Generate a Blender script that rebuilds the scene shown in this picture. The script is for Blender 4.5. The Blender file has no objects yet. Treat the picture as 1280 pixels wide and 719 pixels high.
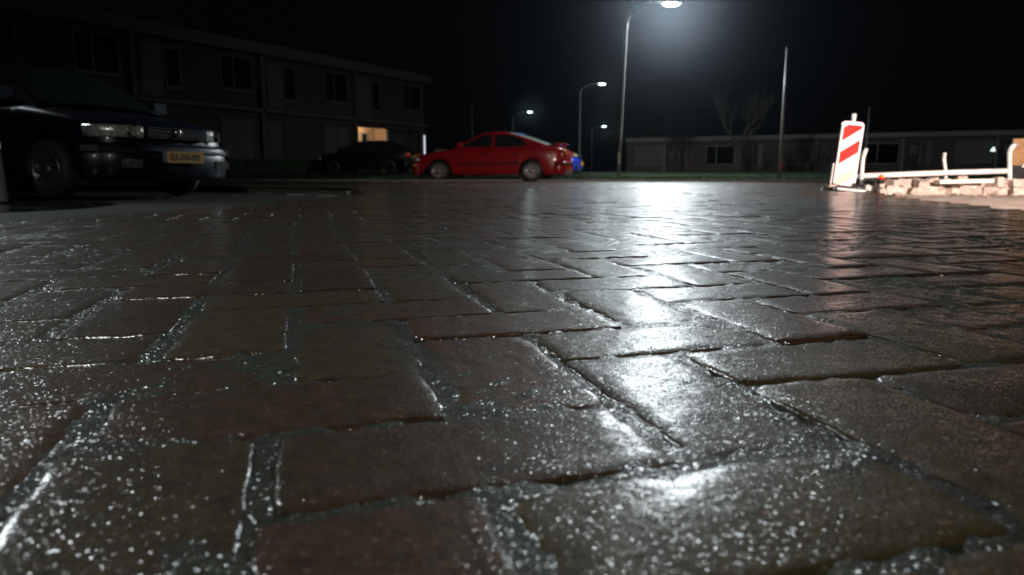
import bpy, math, random
import numpy as np
from mathutils import Vector, Matrix, noise
R = math.radians
random.seed(7)
scene = bpy.context.scene
COL = scene.collection

# ------------------------------------------------------------------ camera
CAM_H = 0.142
PITCH = math.atan(139.5/870)
cam_d = bpy.data.cameras.new('camera'); cam = bpy.data.objects.new('camera', cam_d); COL.objects.link(cam)
cam.location = (0, 0, CAM_H); cam.rotation_euler = (R(90)-PITCH, 0, 0)
cam_d.sensor_width = 36; cam_d.lens = 36*870/1280
cam_d.clip_start = 0.01; cam_d.clip_end = 600
cam_d.dof.use_dof = True; cam_d.dof.focus_distance = 0.8; cam_d.dof.aperture_fstop = 8.6
scene.camera = cam
# ------------------------------------------------------------------ world, exposure
world = bpy.data.worlds.new('World'); scene.world = world; world.use_nodes = True
bg = world.node_tree.nodes['Background']
bg.inputs[0].default_value = (0.55, 0.72, 1.0, 1); bg.inputs[1].default_value = 0.0013
scene.view_settings.view_transform = 'Standard'; scene.view_settings.look = 'None'
scene.view_settings.exposure = 0; scene.view_settings.gamma = 1
cy = scene.cycles
cy.use_denoising = True; cy.denoiser = 'OPENIMAGEDENOISE'; cy.denoising_input_passes = 'RGB_ALBEDO_NORMAL'; cy.denoising_prefilter = 'ACCURATE'
cy.max_bounces = 5; cy.diffuse_bounces = 2; cy.glossy_bounces = 4; cy.transmission_bounces = 4; cy.volume_bounces = 0
cy.sample_clamp_direct = 12; cy.sample_clamp_indirect = 2
cy.caustics_reflective = False; cy.caustics_refractive = False
cy.pixel_filter_type = 'BLACKMAN_HARRIS'

# ------------------------------------------------------------------ light that the place has outside the frame
def light(name, kind, loc, power, color, **kw):
    d = bpy.data.lights.new(name, kind); d.energy = power; d.color = color
    for k, v in kw.items(): setattr(d, k, v)
    o = bpy.data.objects.new(name, d); o.location = loc; COL.objects.link(o)
    return o
def aim(o, target):
    o.rotation_euler = (Vector(target)-o.location).to_track_quat('-Z', 'Y').to_euler()
LAMP_COL = (0.86, 0.96, 1.0)
light('street_light_behind', 'POINT', (-.6, -2.4, 3.6), 420, (.97, 1.0, .92), shadow_soft_size=0.12)
aim(light('street_light_left', 'SPOT', (-10.3, 10.0, 5.2), 2200, LAMP_COL, shadow_soft_size=0.12, spot_size=R(42), spot_blend=.6), (-.6, .55, 0))
hb = light('headlight_beam', 'SPOT', (4.7, 0.6, 1.35), 3800, (1.0, 0.80, 0.70), shadow_soft_size=0.06, spot_size=R(66), spot_blend=0.95)
aim(hb, (4.2, 5.2, -.25))

# ------------------------------------------------------------------ helpers
def P(px, py, Y):
    """world point seen at a photograph pixel, Y metres ahead"""
    a = (px-640)/870; b = (359.5-py)/870
    c, s = math.cos(PITCH), math.sin(PITCH)
    dy = c+b*s; t = Y/dy
    return Vector((a*t, Y, CAM_H+(-s+b*c)*t))
def PZ(px, Y, z):
    """x of a pixel column at distance Y and height z"""
    c, s = math.cos(PITCH), math.sin(PITCH)
    return (px-640)/870*(Y*c-(z-CAM_H)*s)

class MB:
    def __init__(s): s.v = []; s.f = []; s.sm = []
    def add(s, vs, fs, M=None, smooth=False):
        n = len(s.v)
        for v in vs: s.v.append(tuple(M @ Vector(v)) if M else tuple(v))
        for f in fs: s.f.append([i+n for i in f]); s.sm.append(smooth)
        return s
    def box(s, x0, x1, y0, y1, z0, z1, M=None):
        vs = [(x, y, z) for x in (x0, x1) for y in (y0, y1) for z in (z0, z1)]
        return s.add(vs, [(0,1,3,2),(4,6,7,5),(0,4,5,1),(2,3,7,6),(0,2,6,4),(1,5,7,3)], M)
    def prism(s, poly, d0, d1, axis='y', M=None):
        n = len(poly)
        mk = {'y': lambda p, d: (p[0], d, p[1]), 'z': lambda p, d: (p[0], p[1], d), 'x': lambda p, d: (d, p[0], p[1])}[axis]
        vs = [mk(p, d0) for p in poly]+[mk(p, d1) for p in poly]
        fs = [list(range(n)), list(range(2*n-1, n-1, -1))]+[(i, (i+1) % n, (i+1) % n+n, i+n) for i in range(n)]
        return s.add(vs, fs, M)
    def tube(s, pts, rad, seg=8, M=None, caps=True):
        pts = [Vector(p) for p in pts]; n = len(pts)
        if not hasattr(rad, '__len__'): rad = [rad]*n
        vs = []; fs = []; up = None
        for i, p in enumerate(pts):
            t = (pts[min(i+1, n-1)]-pts[max(i-1, 0)]).normalized()
            if up is None:
                up = Vector((0, 0, 1)) if abs(t.z) < .9 else Vector((1, 0, 0))
            a = t.cross(up).normalized(); b = a.cross(t).normalized(); up = b
            for k in range(seg):
                th = 2*math.pi*k/seg
                vs.append(p+(a*math.cos(th)+b*math.sin(th))*rad[i])
        for i in range(n-1):
            for k in range(seg):
                fs.append((i*seg+k, i*seg+(k+1) % seg, (i+1)*seg+(k+1) % seg, (i+1)*seg+k))
        if caps: fs += [list(range(seg))[::-1], list(range((n-1)*seg, n*seg))]
        return s.add(vs, fs, M, True)
    def lathe(s, prof, seg=24, axis='z', M=None):
        vs = []; fs = []; n = len(prof)
        for k in range(seg):
            th = 2*math.pi*k/seg
            for r, h in prof:
                if axis == 'z': vs.append((r*math.cos(th), r*math.sin(th), h))
                else: vs.append((r*math.cos(th), h, r*math.sin(th)))
        for k in range(seg):
            for i in range(n-1):
                fs.append((k*n+i, ((k+1) % seg)*n+i, ((k+1) % seg)*n+i+1, k*n+i+1))
        return s.add(vs, fs, M, True)
    def build(s, name, mat, parent=None, smooth=None):
        me = bpy.data.meshes.new(name); me.from_pydata(s.v, [], s.f)
        me.polygons.foreach_set('use_smooth', s.sm if smooth is None else [smooth]*len(s.f))
        me.materials.append(mat); me.update()
        o = bpy.data.objects.new(name, me); COL.objects.link(o)
        if parent: o.parent = parent
        return o
def tag(o, label=None, cat=None, group=None, kind=None):
    if label: o['label'] = label
    if cat: o['category'] = cat
    if group: o['group'] = group
    if kind: o['kind'] = kind
    return o
def thing(name, label, cat, loc=(0, 0, 0), rz=0, group=None, rot=None):
    o = bpy.data.objects.new(name, None); COL.objects.link(o)
    o.location = loc; o.rotation_euler = rot or (0, 0, rz); o.empty_display_size = .2
    return tag(o, label, cat, group)
def copy_tree(o, parent=None):
    c = o.copy(); COL.objects.link(c); c.parent = parent
    for ch in list(o.children): copy_tree(ch, c)
    return c

# ------------------------------------------------------------------ materials
def nodes(m):
    nt = m.node_tree; return nt, nt.nodes, nt.links
def new_mat(name):
    m = bpy.data.materials.new(name); m.use_nodes = True
    return m, m.node_tree.nodes['Principled BSDF']
def mat(name, col, rough=.5, var=.25, scale=6, bump=0.0, bscale=60, metal=0, coat=0, spec=.5, em=None, es=0, rvar=0.1):
    m, b = new_mat(name); nt, N, L = nodes(m)
    b.inputs['Metallic'].default_value = metal; b.inputs['Coat Weight'].default_value = coat
    b.inputs['Coat Roughness'].default_value = .06; b.inputs['Specular IOR Level'].default_value = spec
    tc = N.new('ShaderNodeTexCoord'); nz = N.new('ShaderNodeTexNoise'); nz.inputs['Scale'].default_value = scale
    nz.inputs['Detail'].default_value = 5; L.new(tc.outputs['Object'], nz.inputs['Vector'])
    mr = N.new('ShaderNodeMapRange'); mr.inputs[1].default_value = .3; mr.inputs[2].default_value = .7
    mr.inputs[3].default_value = 1-var; mr.inputs[4].default_value = 1+var; L.new(nz.outputs[0], mr.inputs[0])
    vm = N.new('ShaderNodeVectorMath'); vm.operation = 'SCALE'; vm.inputs[0].default_value = col; L.new(mr.outputs[0], vm.inputs['Scale'])
    L.new(vm.outputs[0], b.inputs['Base Color'])
    mr2 = N.new('ShaderNodeMapRange'); mr2.inputs[3].default_value = max(0.02, rough-rvar); mr2.inputs[4].default_value = min(1, rough+rvar)
    L.new(nz.outputs[0], mr2.inputs[0]); L.new(mr2.outputs[0], b.inputs['Roughness'])
    if bump:
        n2 = N.new('ShaderNodeTexNoise'); n2.inputs['Scale'].default_value = bscale; n2.inputs['Detail'].default_value = 3
        L.new(tc.outputs['Object'], n2.inputs['Vector'])
        bp = N.new('ShaderNodeBump'); bp.inputs['Distance'].default_value = bump; L.new(n2.outputs[0], bp.inputs['Height']); L.new(bp.outputs[0], b.inputs['Normal'])
    if em:
        b.inputs['Emission Color'].default_value = (*em, 1); b.inputs['Emission Strength'].default_value = es
    return m

def brickwork(name, c1, c2, mortar, sx=.22, sz=.065):
    m, b = new_mat(name); nt, N, L = nodes(m)
    tc = N.new('ShaderNodeTexCoord'); mp = N.new('ShaderNodeMapping'); mp.inputs['Rotation'].default_value = (R(90), 0, 0)
    L.new(tc.outputs['Object'], mp.inputs[0])
    br = N.new('ShaderNodeTexBrick'); br.inputs['Scale'].default_value = 1
    br.inputs['Color1'].default_value = (*c1, 1); br.inputs['Color2'].default_value = (*c2, 1); br.inputs['Mortar'].default_value = (*mortar, 1)
    br.inputs['Brick Width'].default_value = sx; br.inputs['Row Height'].default_value = sz; br.inputs['Mortar Size'].default_value = .006
    L.new(mp.outputs[0], br.inputs[0]); L.new(br.outputs[0], b.inputs['Base Color'])
    b.inputs['Roughness'].default_value = .75
    bp = N.new('ShaderNodeBump'); bp.inputs['Distance'].default_value = .006; bp.invert = True
    L.new(br.outputs['Fac'], bp.inputs['Height']); L.new(bp.outputs[0], b.inputs['Normal'])
    return m

def wet_mat(name, ramp, grain=1.0, film=1.0, base_rough=.6, coat_rough=.14, coat=.8, moss=False, var_scale=9, grit=((1150, .62, .58), (420, .94, .5))):
    """rough paving under a film of water: grain below, droplets on top"""
    m, b = new_mat(name); nt, N, L = nodes(m)
    geo = N.new('ShaderNodeNewGeometry'); oi = N.new('ShaderNodeObjectInfo')
    pos = geo.outputs['Position']
    ad = N.new('ShaderNodeMath'); ad.operation = 'ADD'; L.new(geo.outputs['Random Per Island'], ad.inputs[0]); L.new(oi.outputs['Random'], ad.inputs[1])
    fr = N.new('ShaderNodeMath'); fr.operation = 'FRACT'; L.new(ad.outputs[0], fr.inputs[0])
    nz = N.new('ShaderNodeTexNoise'); nz.inputs['Scale'].default_value = var_scale; nz.inputs['Detail'].default_value = 6; L.new(pos, nz.inputs[0])
    cr = N.new('ShaderNodeValToRGB')
    els = cr.color_ramp.elements
    els[0].position = 0; els[0].color = (*ramp[0], 1); els[1].position = 1; els[1].color = (*ramp[-1], 1)
    for i in range(1, len(ramp)-1):
        e = els.new(i/(len(ramp)-1)); e.color = (*ramp[i], 1)
    if moss:
        mr0 = N.new('ShaderNodeMapRange'); mr0.inputs[1].default_value = .35; mr0.inputs[2].default_value = .68; L.new(nz.outputs[0], mr0.inputs[0]); L.new(mr0.outputs[0], cr.inputs[0])
    else: L.new(fr.outputs[0], cr.inputs[0])
    n3 = N.new('ShaderNodeTexNoise'); n3.inputs['Scale'].default_value = 60; n3.inputs['Detail'].default_value = 6; n3.inputs['Roughness'].default_value = .7; L.new(pos, n3.inputs[0])
    mr = N.new('ShaderNodeMapRange'); mr.inputs[1].default_value = .3; mr.inputs[2].default_value = .7; mr.inputs[3].default_value = .55; mr.inputs[4].default_value = 1.45
    L.new(n3.outputs[0], mr.inputs[0])
    vm = N.new('ShaderNodeVectorMath'); vm.operation = 'SCALE'; L.new(cr.outputs[0], vm.inputs[0]); L.new(mr.outputs[0], vm.inputs['Scale'])
    L.new(vm.outputs[0], b.inputs['Base Color'])
    b.inputs['Roughness'].default_value = base_rough; b.inputs['Specular IOR Level'].default_value = .04
    # grain of the brick face
    g1 = N.new('ShaderNodeTexNoise'); g1.inputs['Scale'].default_value = 420; g1.inputs['Detail'].default_value = 3; g1.inputs['Roughness'].default_value = .65; L.new(pos, g1.inputs[0])
    g2 = N.new('ShaderNodeTexNoise'); g2.inputs['Scale'].default_value = 45; g2.inputs['Detail'].default_value = 4; L.new(pos, g2.inputs[0])
    b1 = N.new('ShaderNodeBump'); b1.inputs['Distance'].default_value = .0012*grain; L.new(g1.outputs[0], b1.inputs['Height'])
    b2 = N.new('ShaderNodeBump'); b2.inputs['Distance'].default_value = .002*grain; L.new(g2.outputs[0], b2.inputs['Height']); L.new(b2.outputs[0], b1.inputs['Normal'])
    L.new(b1.outputs[0], b.inputs['Normal'])
    # droplets and grains standing out of the film
    vo = N.new('ShaderNodeTexVoronoi'); vo.inputs['Scale'].default_value = 240; L.new(pos, vo.inputs['Vector'])
    dome = N.new('ShaderNodeMapRange'); dome.inputs[1].default_value = 0.0; dome.inputs[2].default_value = .42; dome.inputs[3].default_value = 1; dome.inputs[4].default_value = 0
    dome.interpolation_type = 'SMOOTHSTEP'; L.new(vo.outputs['Distance'], dome.inputs[0])
    sc_ = N.new('ShaderNodeSeparateColor'); L.new(vo.outputs['Color'], sc_.inputs[0])
    pick = N.new('ShaderNodeMapRange'); pick.inputs[1].default_value = .45; pick.inputs[2].default_value = 1.0; L.new(sc_.outputs[0], pick.inputs[0])
    mu = N.new('ShaderNodeMath'); mu.operation = 'MULTIPLY'; L.new(dome.outputs[0], mu.inputs[0]); L.new(pick.outputs[0], mu.inputs[1])
    b4 = N.new('ShaderNodeBump'); b4.inputs['Distance'].default_value = .00016*film; L.new(g1.outputs[0], b4.inputs['Height'])
    b5 = N.new('ShaderNodeBump'); b5.inputs['Distance'].default_value = .0011*film; L.new(g2.outputs[0], b5.inputs['Height'])
    L.new(b5.outputs[0], b4.inputs['Normal'])
    # sand grains and crystals: little facets, each tilted its own way
    nrm_ = b4.outputs[0]
    for scl, thr, k_ in grit:
        v2 = N.new('ShaderNodeTexVoronoi'); v2.inputs['Scale'].default_value = scl; L.new(pos, v2.inputs['Vector'])
        s2_ = N.new('ShaderNodeSeparateColor'); L.new(v2.outputs['Color'], s2_.inputs[0])
        gt = N.new('ShaderNodeMath'); gt.operation = 'GREATER_THAN'; gt.inputs[1].default_value = thr; L.new(s2_.outputs[2], gt.inputs[0])
        sb_ = N.new('ShaderNodeVectorMath'); sb_.operation = 'SUBTRACT'; sb_.inputs[1].default_value = (.5, .5, .5); L.new(v2.outputs['Color'], sb_.inputs[0])
        m1 = N.new('ShaderNodeVectorMath'); m1.operation = 'MULTIPLY'; m1.inputs[1].default_value = (k_*film, k_*film, 0); L.new(sb_.outputs[0], m1.inputs[0])
        m2 = N.new('ShaderNodeVectorMath'); m2.operation = 'SCALE'; L.new(m1.outputs[0], m2.inputs[0]); L.new(gt.outputs[0], m2.inputs['Scale'])
        m3 = N.new('ShaderNodeVectorMath'); m3.operation = 'ADD'; L.new(nrm_, m3.inputs[0]); L.new(m2.outputs[0], m3.inputs[1])
        m4 = N.new('ShaderNodeVectorMath'); m4.operation = 'NORMALIZE'; L.new(m3.outputs[0], m4.inputs[0]); nrm_ = m4.outputs[0]
    L.new(nrm_, b.inputs['Coat Normal'])
    b6 = N.new('ShaderNodeBump'); b6.inputs['Distance'].default_value = .0008*film; L.new(mu.outputs[0], b6.inputs['Height']); L.new(b1.outputs[0], b6.inputs['Normal']); L.new(b6.outputs[0], b.inputs['Normal'])
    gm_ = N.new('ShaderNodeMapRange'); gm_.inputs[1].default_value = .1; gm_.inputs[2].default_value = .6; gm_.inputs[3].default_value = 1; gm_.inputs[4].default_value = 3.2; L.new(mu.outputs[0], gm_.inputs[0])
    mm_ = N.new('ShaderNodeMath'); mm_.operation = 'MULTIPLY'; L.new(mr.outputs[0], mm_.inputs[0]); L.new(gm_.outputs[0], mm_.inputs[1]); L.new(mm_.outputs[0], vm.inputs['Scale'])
    b.inputs['Coat Weight'].default_value = coat; b.inputs['Coat IOR'].default_value = 1.6
    b.inputs['Coat Roughness'].default_value = coat_rough
    return m

M_BRICK = wet_mat('wet_paving_brick', [(.038,.019,.010), (.047,.029,.013), (.044,.032,.013), (.032,.020,.011), (.053,.025,.013), (.042,.030,.015)])
M_JOINT = wet_mat('mossy_joint_sand', [(.019,.019,.014), (.027,.028,.019), (.018,.028,.013)], grain=1.6, film=1.2, moss=True, var_scale=5, grit=((900, .25, .75), (340, .82, .6)))
M_ASPH = wet_mat('damp_asphalt', [(.017,.019,.013), (.026,.028,.020), (.014,.015,.011)], grain=2.2, film=.8, base_rough=.8, coat=.12, coat_rough=.3, moss=True, var_scale=.8)
M_SAND = wet_mat('damp_dug_sand', [(.34,.26,.21), (.44,.35,.29), (.50,.41,.35)], grain=2, film=1, base_rough=.8, coat=.15, coat_rough=.35, moss=True, var_scale=4)
M_GRASS = mat('verge_grass', (.020,.040,.014), .8, .5, 3, .01, 40)
M_KERB = mat('kerb_concrete', (.16,.16,.15), .5, .25, 5, .003, 80)
M_WHITE = mat('white_marking_block', (.55,.55,.52), .4, .15, 20, .002, 120)
M_CONC = mat('pale_concrete', (.34,.33,.30), .7, .15, 4, .003, 60)
M_STEEL = mat('galvanised_steel', (.42,.43,.44), .45, .15, 8, 0, 10, metal=.6)
M_POLE = mat('painted_steel_pole', (.13,.13,.12), .4, .15, 6)
M_DARK = mat('dark_plastic', (.015,.015,.015), .5, .2, 9, spec=.2)
M_RUBBER = mat('tyre_rubber', (.018,.018,.018), .7, .2, 9)
M_TREE = mat('tree_bark', (.035,.033,.027), .9, .3, 7, .01, 30)
M_LEAF = mat('evergreen_leaf', (.03,.06,.022), .6, .4, 3)
def lamp_mat(name, col, s):
    m, b = new_mat(name); b.inputs['Base Color'].default_value = (.8,.8,.8,1)
    b.inputs['Emission Color'].default_value = (*col, 1); b.inputs['Emission Strength'].default_value = s
    return m
M_LAMP = lamp_mat('street_lamp_light', LAMP_COL, 2900)
M_LAMP_FAR = lamp_mat('far_street_lamp_light', (.75,1.0,.92), 170)

# ------------------------------------------------------------------ ground: one sheet out to the horizon
def grid_sheet(x0, x1, y0, y1, step, fz):
    nx = max(2, int(round((x1-x0)/step))+1); ny = max(2, int(round((y1-y0)/step))+1)
    mb = MB()
    xs = np.linspace(x0, x1, nx); ys = np.linspace(y0, y1, ny)
    mb.v = [(x, y, fz(x, y)) for y in ys for x in xs]
    mb.f = [(j*nx+i, j*nx+i+1, (j+1)*nx+i+1, (j+1)*nx+i) for j in range(ny-1) for i in range(nx-1)]
    mb.sm = [True]*len(mb.f)
    return mb
g = MB(); g.add([(-300,-60,-.13),(300,-60,-.13),(300,400,-.13),(-300,400,-.13)], [(0,1,2,3)])
tag(g.build('ground', M_ASPH), kind='structure')

# brick road: outline (x, y), counter-clockwise
ROAD = [(-1.9,-1.5),(2.3,-1.5),(2.12,1.5),(2.2,3.2),(2.75,5.2),(3.3,6.6),(5.2,9.5),(14,11.5),(26,15),(26,20.6),(6,19.2),(-2,18.8),(-12,18.4),(-12,12.5),(-5,10.8),(-1.9,8.6),(-1.15,5.4),(-1.25,3.4),(-1.62,2.3)]
def inside(x, y, poly):
    c = False; n = len(poly)
    for i in range(n):
        x1, y1 = poly[i]; x2, y2 = poly[i-1]
        if (y1 > y) != (y2 > y) and x < (x2-x1)*(y-y1)/(y2-y1)+x1: c = not c
    return c
def park_z(x, y): return -.045-.01*max(0, min(1, (-x-1.5)/3))
# joint bed under the bricks: lumpy sand and moss, fine near the lens
def crown(x, y):
    return .004*noise.noise(Vector((x*.9, y*.9, 5.5)))+(.012*noise.noise(Vector((x*.35, y*.35, 9)))*min(1, max(0, (y-1)/3)))
def bedz(x, y):
    r = math.hypot(x, y-.3)
    a = noise.fractal(Vector((x*9, y*9, 3.1)), 1, 2, 4)*.0035
    b = noise.fractal(Vector((x*60, y*60, 1.7)), .8, 2, 3)*.0022 if r < 3.2 else 0
    return -.0014+a*.22+b+crown(x, y)
road = grid_sheet(-1.5, 1.6, .12, 2.3, .009, bedz).build('road', M_JOINT); tag(road, kind='structure')
mb = MB()
pl = [(x, y, -.007) for x, y in ROAD]
mb.add(pl, [list(range(len(pl)))])
far_bed = mb.build('joint_bed', M_JOINT, road)

# herringbone grid fitted to the photograph
TH, U, OX, OY = .285, .1022, -.139, .3596
ct, st = math.cos(TH), math.sin(TH)
def gw(c, r):
    # paving laid by hand: the courses wander a little
    dx = .010*math.sin(r*.31+c*.13)+.006*math.sin(c*.47+1.3); dy = .010*math.sin(c*.27+.4)+.006*math.sin(r*.41+2)
    x, y = c*U, r*U
    return OX+x*ct-y*st+dx, OY+x*st+y*ct+dy
def brick_mesh(name, seed, nx=16, ny=8, Lx=.1985, Ly=.0950):
    rs = random.Random(seed); off = Vector((seed*13.7, seed*5.1, 0))
    mb = MB()
    def edge_pt(t):   # t 0..4 round the outline, ring of unit square with rounded corners
        k = int(t) % 4; f = t-int(t)
        c = [(-1,-1),(1,-1),(1,1),(-1,1)]; a = c[k]; b_ = c[(k+1) % 4]
        return a[0]+(b_[0]-a[0])*f, a[1]+(b_[1]-a[1])*f
    ring = []
    for i in range(nx): ring.append((-1+2*i/nx, -1))
    for j in range(ny): ring.append((1, -1+2*j/ny))
    for i in range(nx): ring.append((1-2*i/nx, 1))
    for j in range(ny): ring.append((-1, 1-2*j/ny))
    n = len(ring)
    levels = [(0, -.055), (0, -.006), (.0004, -.0012), (.0026, -.0006), (.0060, -.0002), (.0110, 0)]
    chip = [max(0, noise.noise(Vector((p[0]*5.1, p[1]*3.3, seed*3.3)))-.02)*.010+max(0, noise.noise(Vector((p[0]*19, p[1]*11, seed*1.3)))-.1)*.006 for p in ring]
    for li, (ins, z) in enumerate(levels):
        for ri, (u, v) in enumerate(ring):
            hx, hy = Lx/2-ins, Ly/2-ins
            x, y = u*hx, v*hy
            # rounded corners
            rc = .007
            cx, cyy = hx-rc, hy-rc
            if abs(x) > cx and abs(y) > cyy:
                d = Vector((abs(x)-cx, abs(y)-cyy)); l = max(d.length, 1e-6)
                s_ = min(1, rc/l)
                x = math.copysign(cx+d.x*s_, x); y = math.copysign(cyy+d.y*s_, y)
            w = noise.noise(Vector((x*45, y*45, seed*2.2)))*.0022+noise.noise(Vector((x*140, y*140, seed*2.2)))*.0012
            l = math.hypot(x, y)
            x += x/l*w; y += y/l*w
            zz = z+noise.noise(Vector((x*70, y*70, seed)))*.0006*(li > 1) - chip[ri]*(0, 0, 1, .8, .35, 0)[li]*.5
            mb.v.append((x, y, zz))
    for li in range(len(levels)-1):
        for i in range(n):
            mb.f.append((li*n+i, li*n+(i+1) % n, (li+1)*n+(i+1) % n, (li+1)*n+i))
    base = (len(levels)-1)*n
    # interior grid
    idx = {}
    for ri, (u, v) in enumerate(ring):
        i = round((u+1)/2*nx); j = round((v+1)/2*ny); idx[(i, j)] = base+ri
    bow = rs.uniform(-.0010, .0014)
    for j in range(1, ny):
        for i in range(1, nx):
            u = -1+2*i/nx; v = -1+2*j/ny
            x = u*(Lx/2-.0110); y = v*(Ly/2-.0110)
            z = bow*(1-u*u)*(1-v*v)+noise.noise(Vector((x*28, y*28, seed*1.9)))*.0005
            idx[(i, j)] = len(mb.v); mb.v.append((x, y, z))
    for j in range(ny):
        for i in range(nx):
            mb.f.append((idx[(i, j)], idx[(i+1, j)], idx[(i+1, j+1)], idx[(i, j+1)]))
    mb.sm = [True]*len(mb.f)
    me = bpy.data.meshes.new(name); me.from_pydata(mb.v, [], mb.f)
    me.polygons.foreach_set('use_smooth', mb.sm); me.materials.append(M_BRICK); me.update()
    return me
BM = [brick_mesh('paving_brick', s+1) for s in range(9)]
bricks = []
for c in range(-150, 300):
    for r_ in range(-60, 240):
        m = (c+r_) % 4
        if m == 3: (cx, cy_), hor = (c+1, r_+.5), True
        elif m == 1: (cx, cy_), hor = (c+.5, r_+1), False
        else: continue
        x0, y0 = OX+cx*U*ct-cy_*U*st, OY+cx*U*st+cy_*U*ct
        if y0 < -1.5 or y0 > 19 or x0 < -9 or x0 > 10 or (y0 > 1 and abs(x0) > .85*y0+1.2): continue
        x, y = gw(cx, cy_)
        if not inside(x, y, ROAD): continue
        bricks.append((x, y, hor, c, r_))
def vis_key(b):
    x, y = b[0], b[1]
    if y < .2 or abs(x) > .76*y+.06: return 1e9
    return math.hypot(x, y)
bricks.sort(key=vis_key)
rb = random.Random(21)
def brick_pose(b):
    x, y, hor, c, r_ = b
    rot = TH+(0 if hor else math.pi/2)+rb.gauss(0, .012)
    if rb.random() < .5: rot += math.pi
    tx, ty = rb.gauss(0, .0065), rb.gauss(0, .0065)
    z = crown(x, y)+rb.gauss(0, .0007)
    if (c, r_) == (-1, -2): tx, ty, z = 0.0, 0.0, -.0012
    return x, y, z, rot, tx, ty
SPECIAL = {(-1, -2): (R(1.6), R(.9)), (-1, 0): (R(1.6), 0), (0, 1): (R(-.6), R(.5)), (1, 0): (R(.8), R(-.4)), (2, -1): (R(.4), R(.9))}
for i, b in enumerate(bricks[:300]):
    x, y, z, rot, tx, ty = brick_pose(b)
    o = bpy.data.objects.new('brick', BM[i*5 % 9 if i > 8 else i]); COL.objects.link(o); o.parent = road
    key = (b[3], b[4])
    if key in SPECIAL: tx, ty = SPECIAL[key]
    M = Matrix.Translation((x, y, z)) @ Matrix.Rotation(tx, 4, 'X') @ Matrix.Rotation(ty, 4, 'Y') @ Matrix.Rotation(rot, 4, 'Z')
    o.matrix_local = M
# the rest of the paving: every brick still its own block, joined
vs = []; fs = []
hx, hy = .0993, .0476
for b in bricks[300:]:
    x, y, z, rot, tx, ty = brick_pose(b)
    ca, sa = math.cos(rot), math.sin(rot); n = len(vs)
    near = y < 4.5
    lv = [(0, -.05), (0, -.0012), (.005, -.0003), (.011, 0)] if near else [(0, -.03), (.0, -.0013), (.008, 0)]
    for ins, zz in lv:
        for sx, sy in ((-1,-1),(1,-1),(1,1),(-1,1)):
            lx, ly = sx*(hx-ins), sy*(hy-ins)
            wx, wy = lx*ca-ly*sa, lx*sa+ly*ca
            vs.append((x+wx, y+wy, z+zz+tx*wy-ty*wx))
    k = len(lv)
    for q in range(k-1):
        for i in range(4):
            fs.append((n+q*4+i, n+q*4+(i+1) % 4, n+(q+1)*4+(i+1) % 4, n+(q+1)*4+i))
    fs.append((n+(k-1)*4, n+(k-1)*4+1, n+(k-1)*4+2, n+(k-1)*4+3))
mb = MB(); mb.v = vs; mb.f = fs; mb.sm = [False]*len(fs)
tag(mb.build('brick_paving', M_BRICK, road), kind='stuff')

# grey parking surface left of the road
parking = MB()
pp = [(-40,-1.5),(-1.94,-1.5),(-1.66,2.3),(-1.29,3.4),(-1.19,5.4),(-1.94,8.6),(-5,10.85),(-12,12.55),(-12,18.0),(-40,17.0)]
parking.add([(x, y, -.09) for x, y in pp], [list(range(len(pp)))])
tag(parking.build('parking_lot', M_ASPH), kind='structure')
# dark glossy patch in front of the near car
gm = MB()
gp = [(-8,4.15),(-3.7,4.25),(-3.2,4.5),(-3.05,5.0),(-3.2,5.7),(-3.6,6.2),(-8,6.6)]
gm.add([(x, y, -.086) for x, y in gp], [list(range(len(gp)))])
tag(gm.build('dark_patch', mat('glossy_dark_surface', (.012,.013,.012), .12, .3, 3, .002, 30, coat=.5)), kind='structure')
# road edge of the lot: a flush concrete strip
km = MB()
edge = [(-1.64,2.3),(-1.27,3.4),(-1.17,5.4),(-1.92,8.6),(-5,10.82)]
kerb_strip = thing('edge_strip', 'flush concrete edging between the brick road and the parking area', 'kerb'); kerb_strip['kind'] = 'structure'
del kerb_strip['category']
for a, b_ in zip(edge[:-1], edge[1:]):
    A, B = Vector(a), Vector(b_); d = (B-A); Ln = d.length; d.normalize(); nrm = Vector((-d.y, d.x)); k = int(Ln/1.0)+1
    for i in range(k):
        s0 = A+d*(Ln*i/k+.004); s1 = A+d*(Ln*(i+1)/k-.004)
        q = MB(); poly = [s0-nrm*.0, s1-nrm*.0, s1+nrm*.10, s0+nrm*.10]
        q.prism([(p.x, p.y) for p in poly], -.1, -.038+random.uniform(-.002, .002), 'z').build('kerbstone', M_KERB, kerb_strip)
# white bay marking blocks
for (px, py, w_) in ((336,241,.30),(374,242.5,.30),(413,243.5,.30),(450,234.5,.34),(190,246.5,.22),(300,235,.3),(262,233.5,.3)):
    Y = 870*(CAM_H+.086)/(py-220.0); x = PZ(px, Y, -.086)
    q = MB(); q.box(-w_/2, w_/2, -.05, .05, -.06, 0)
    o = q.build('marking_block', M_WHITE); o.location = (x, Y, -.086); o.rotation_euler.z = R(6)
    tag(o, 'flush white paving block marking a bay on the dark parking area', 'marking block', 'white blocks marking the parking bays')

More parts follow.
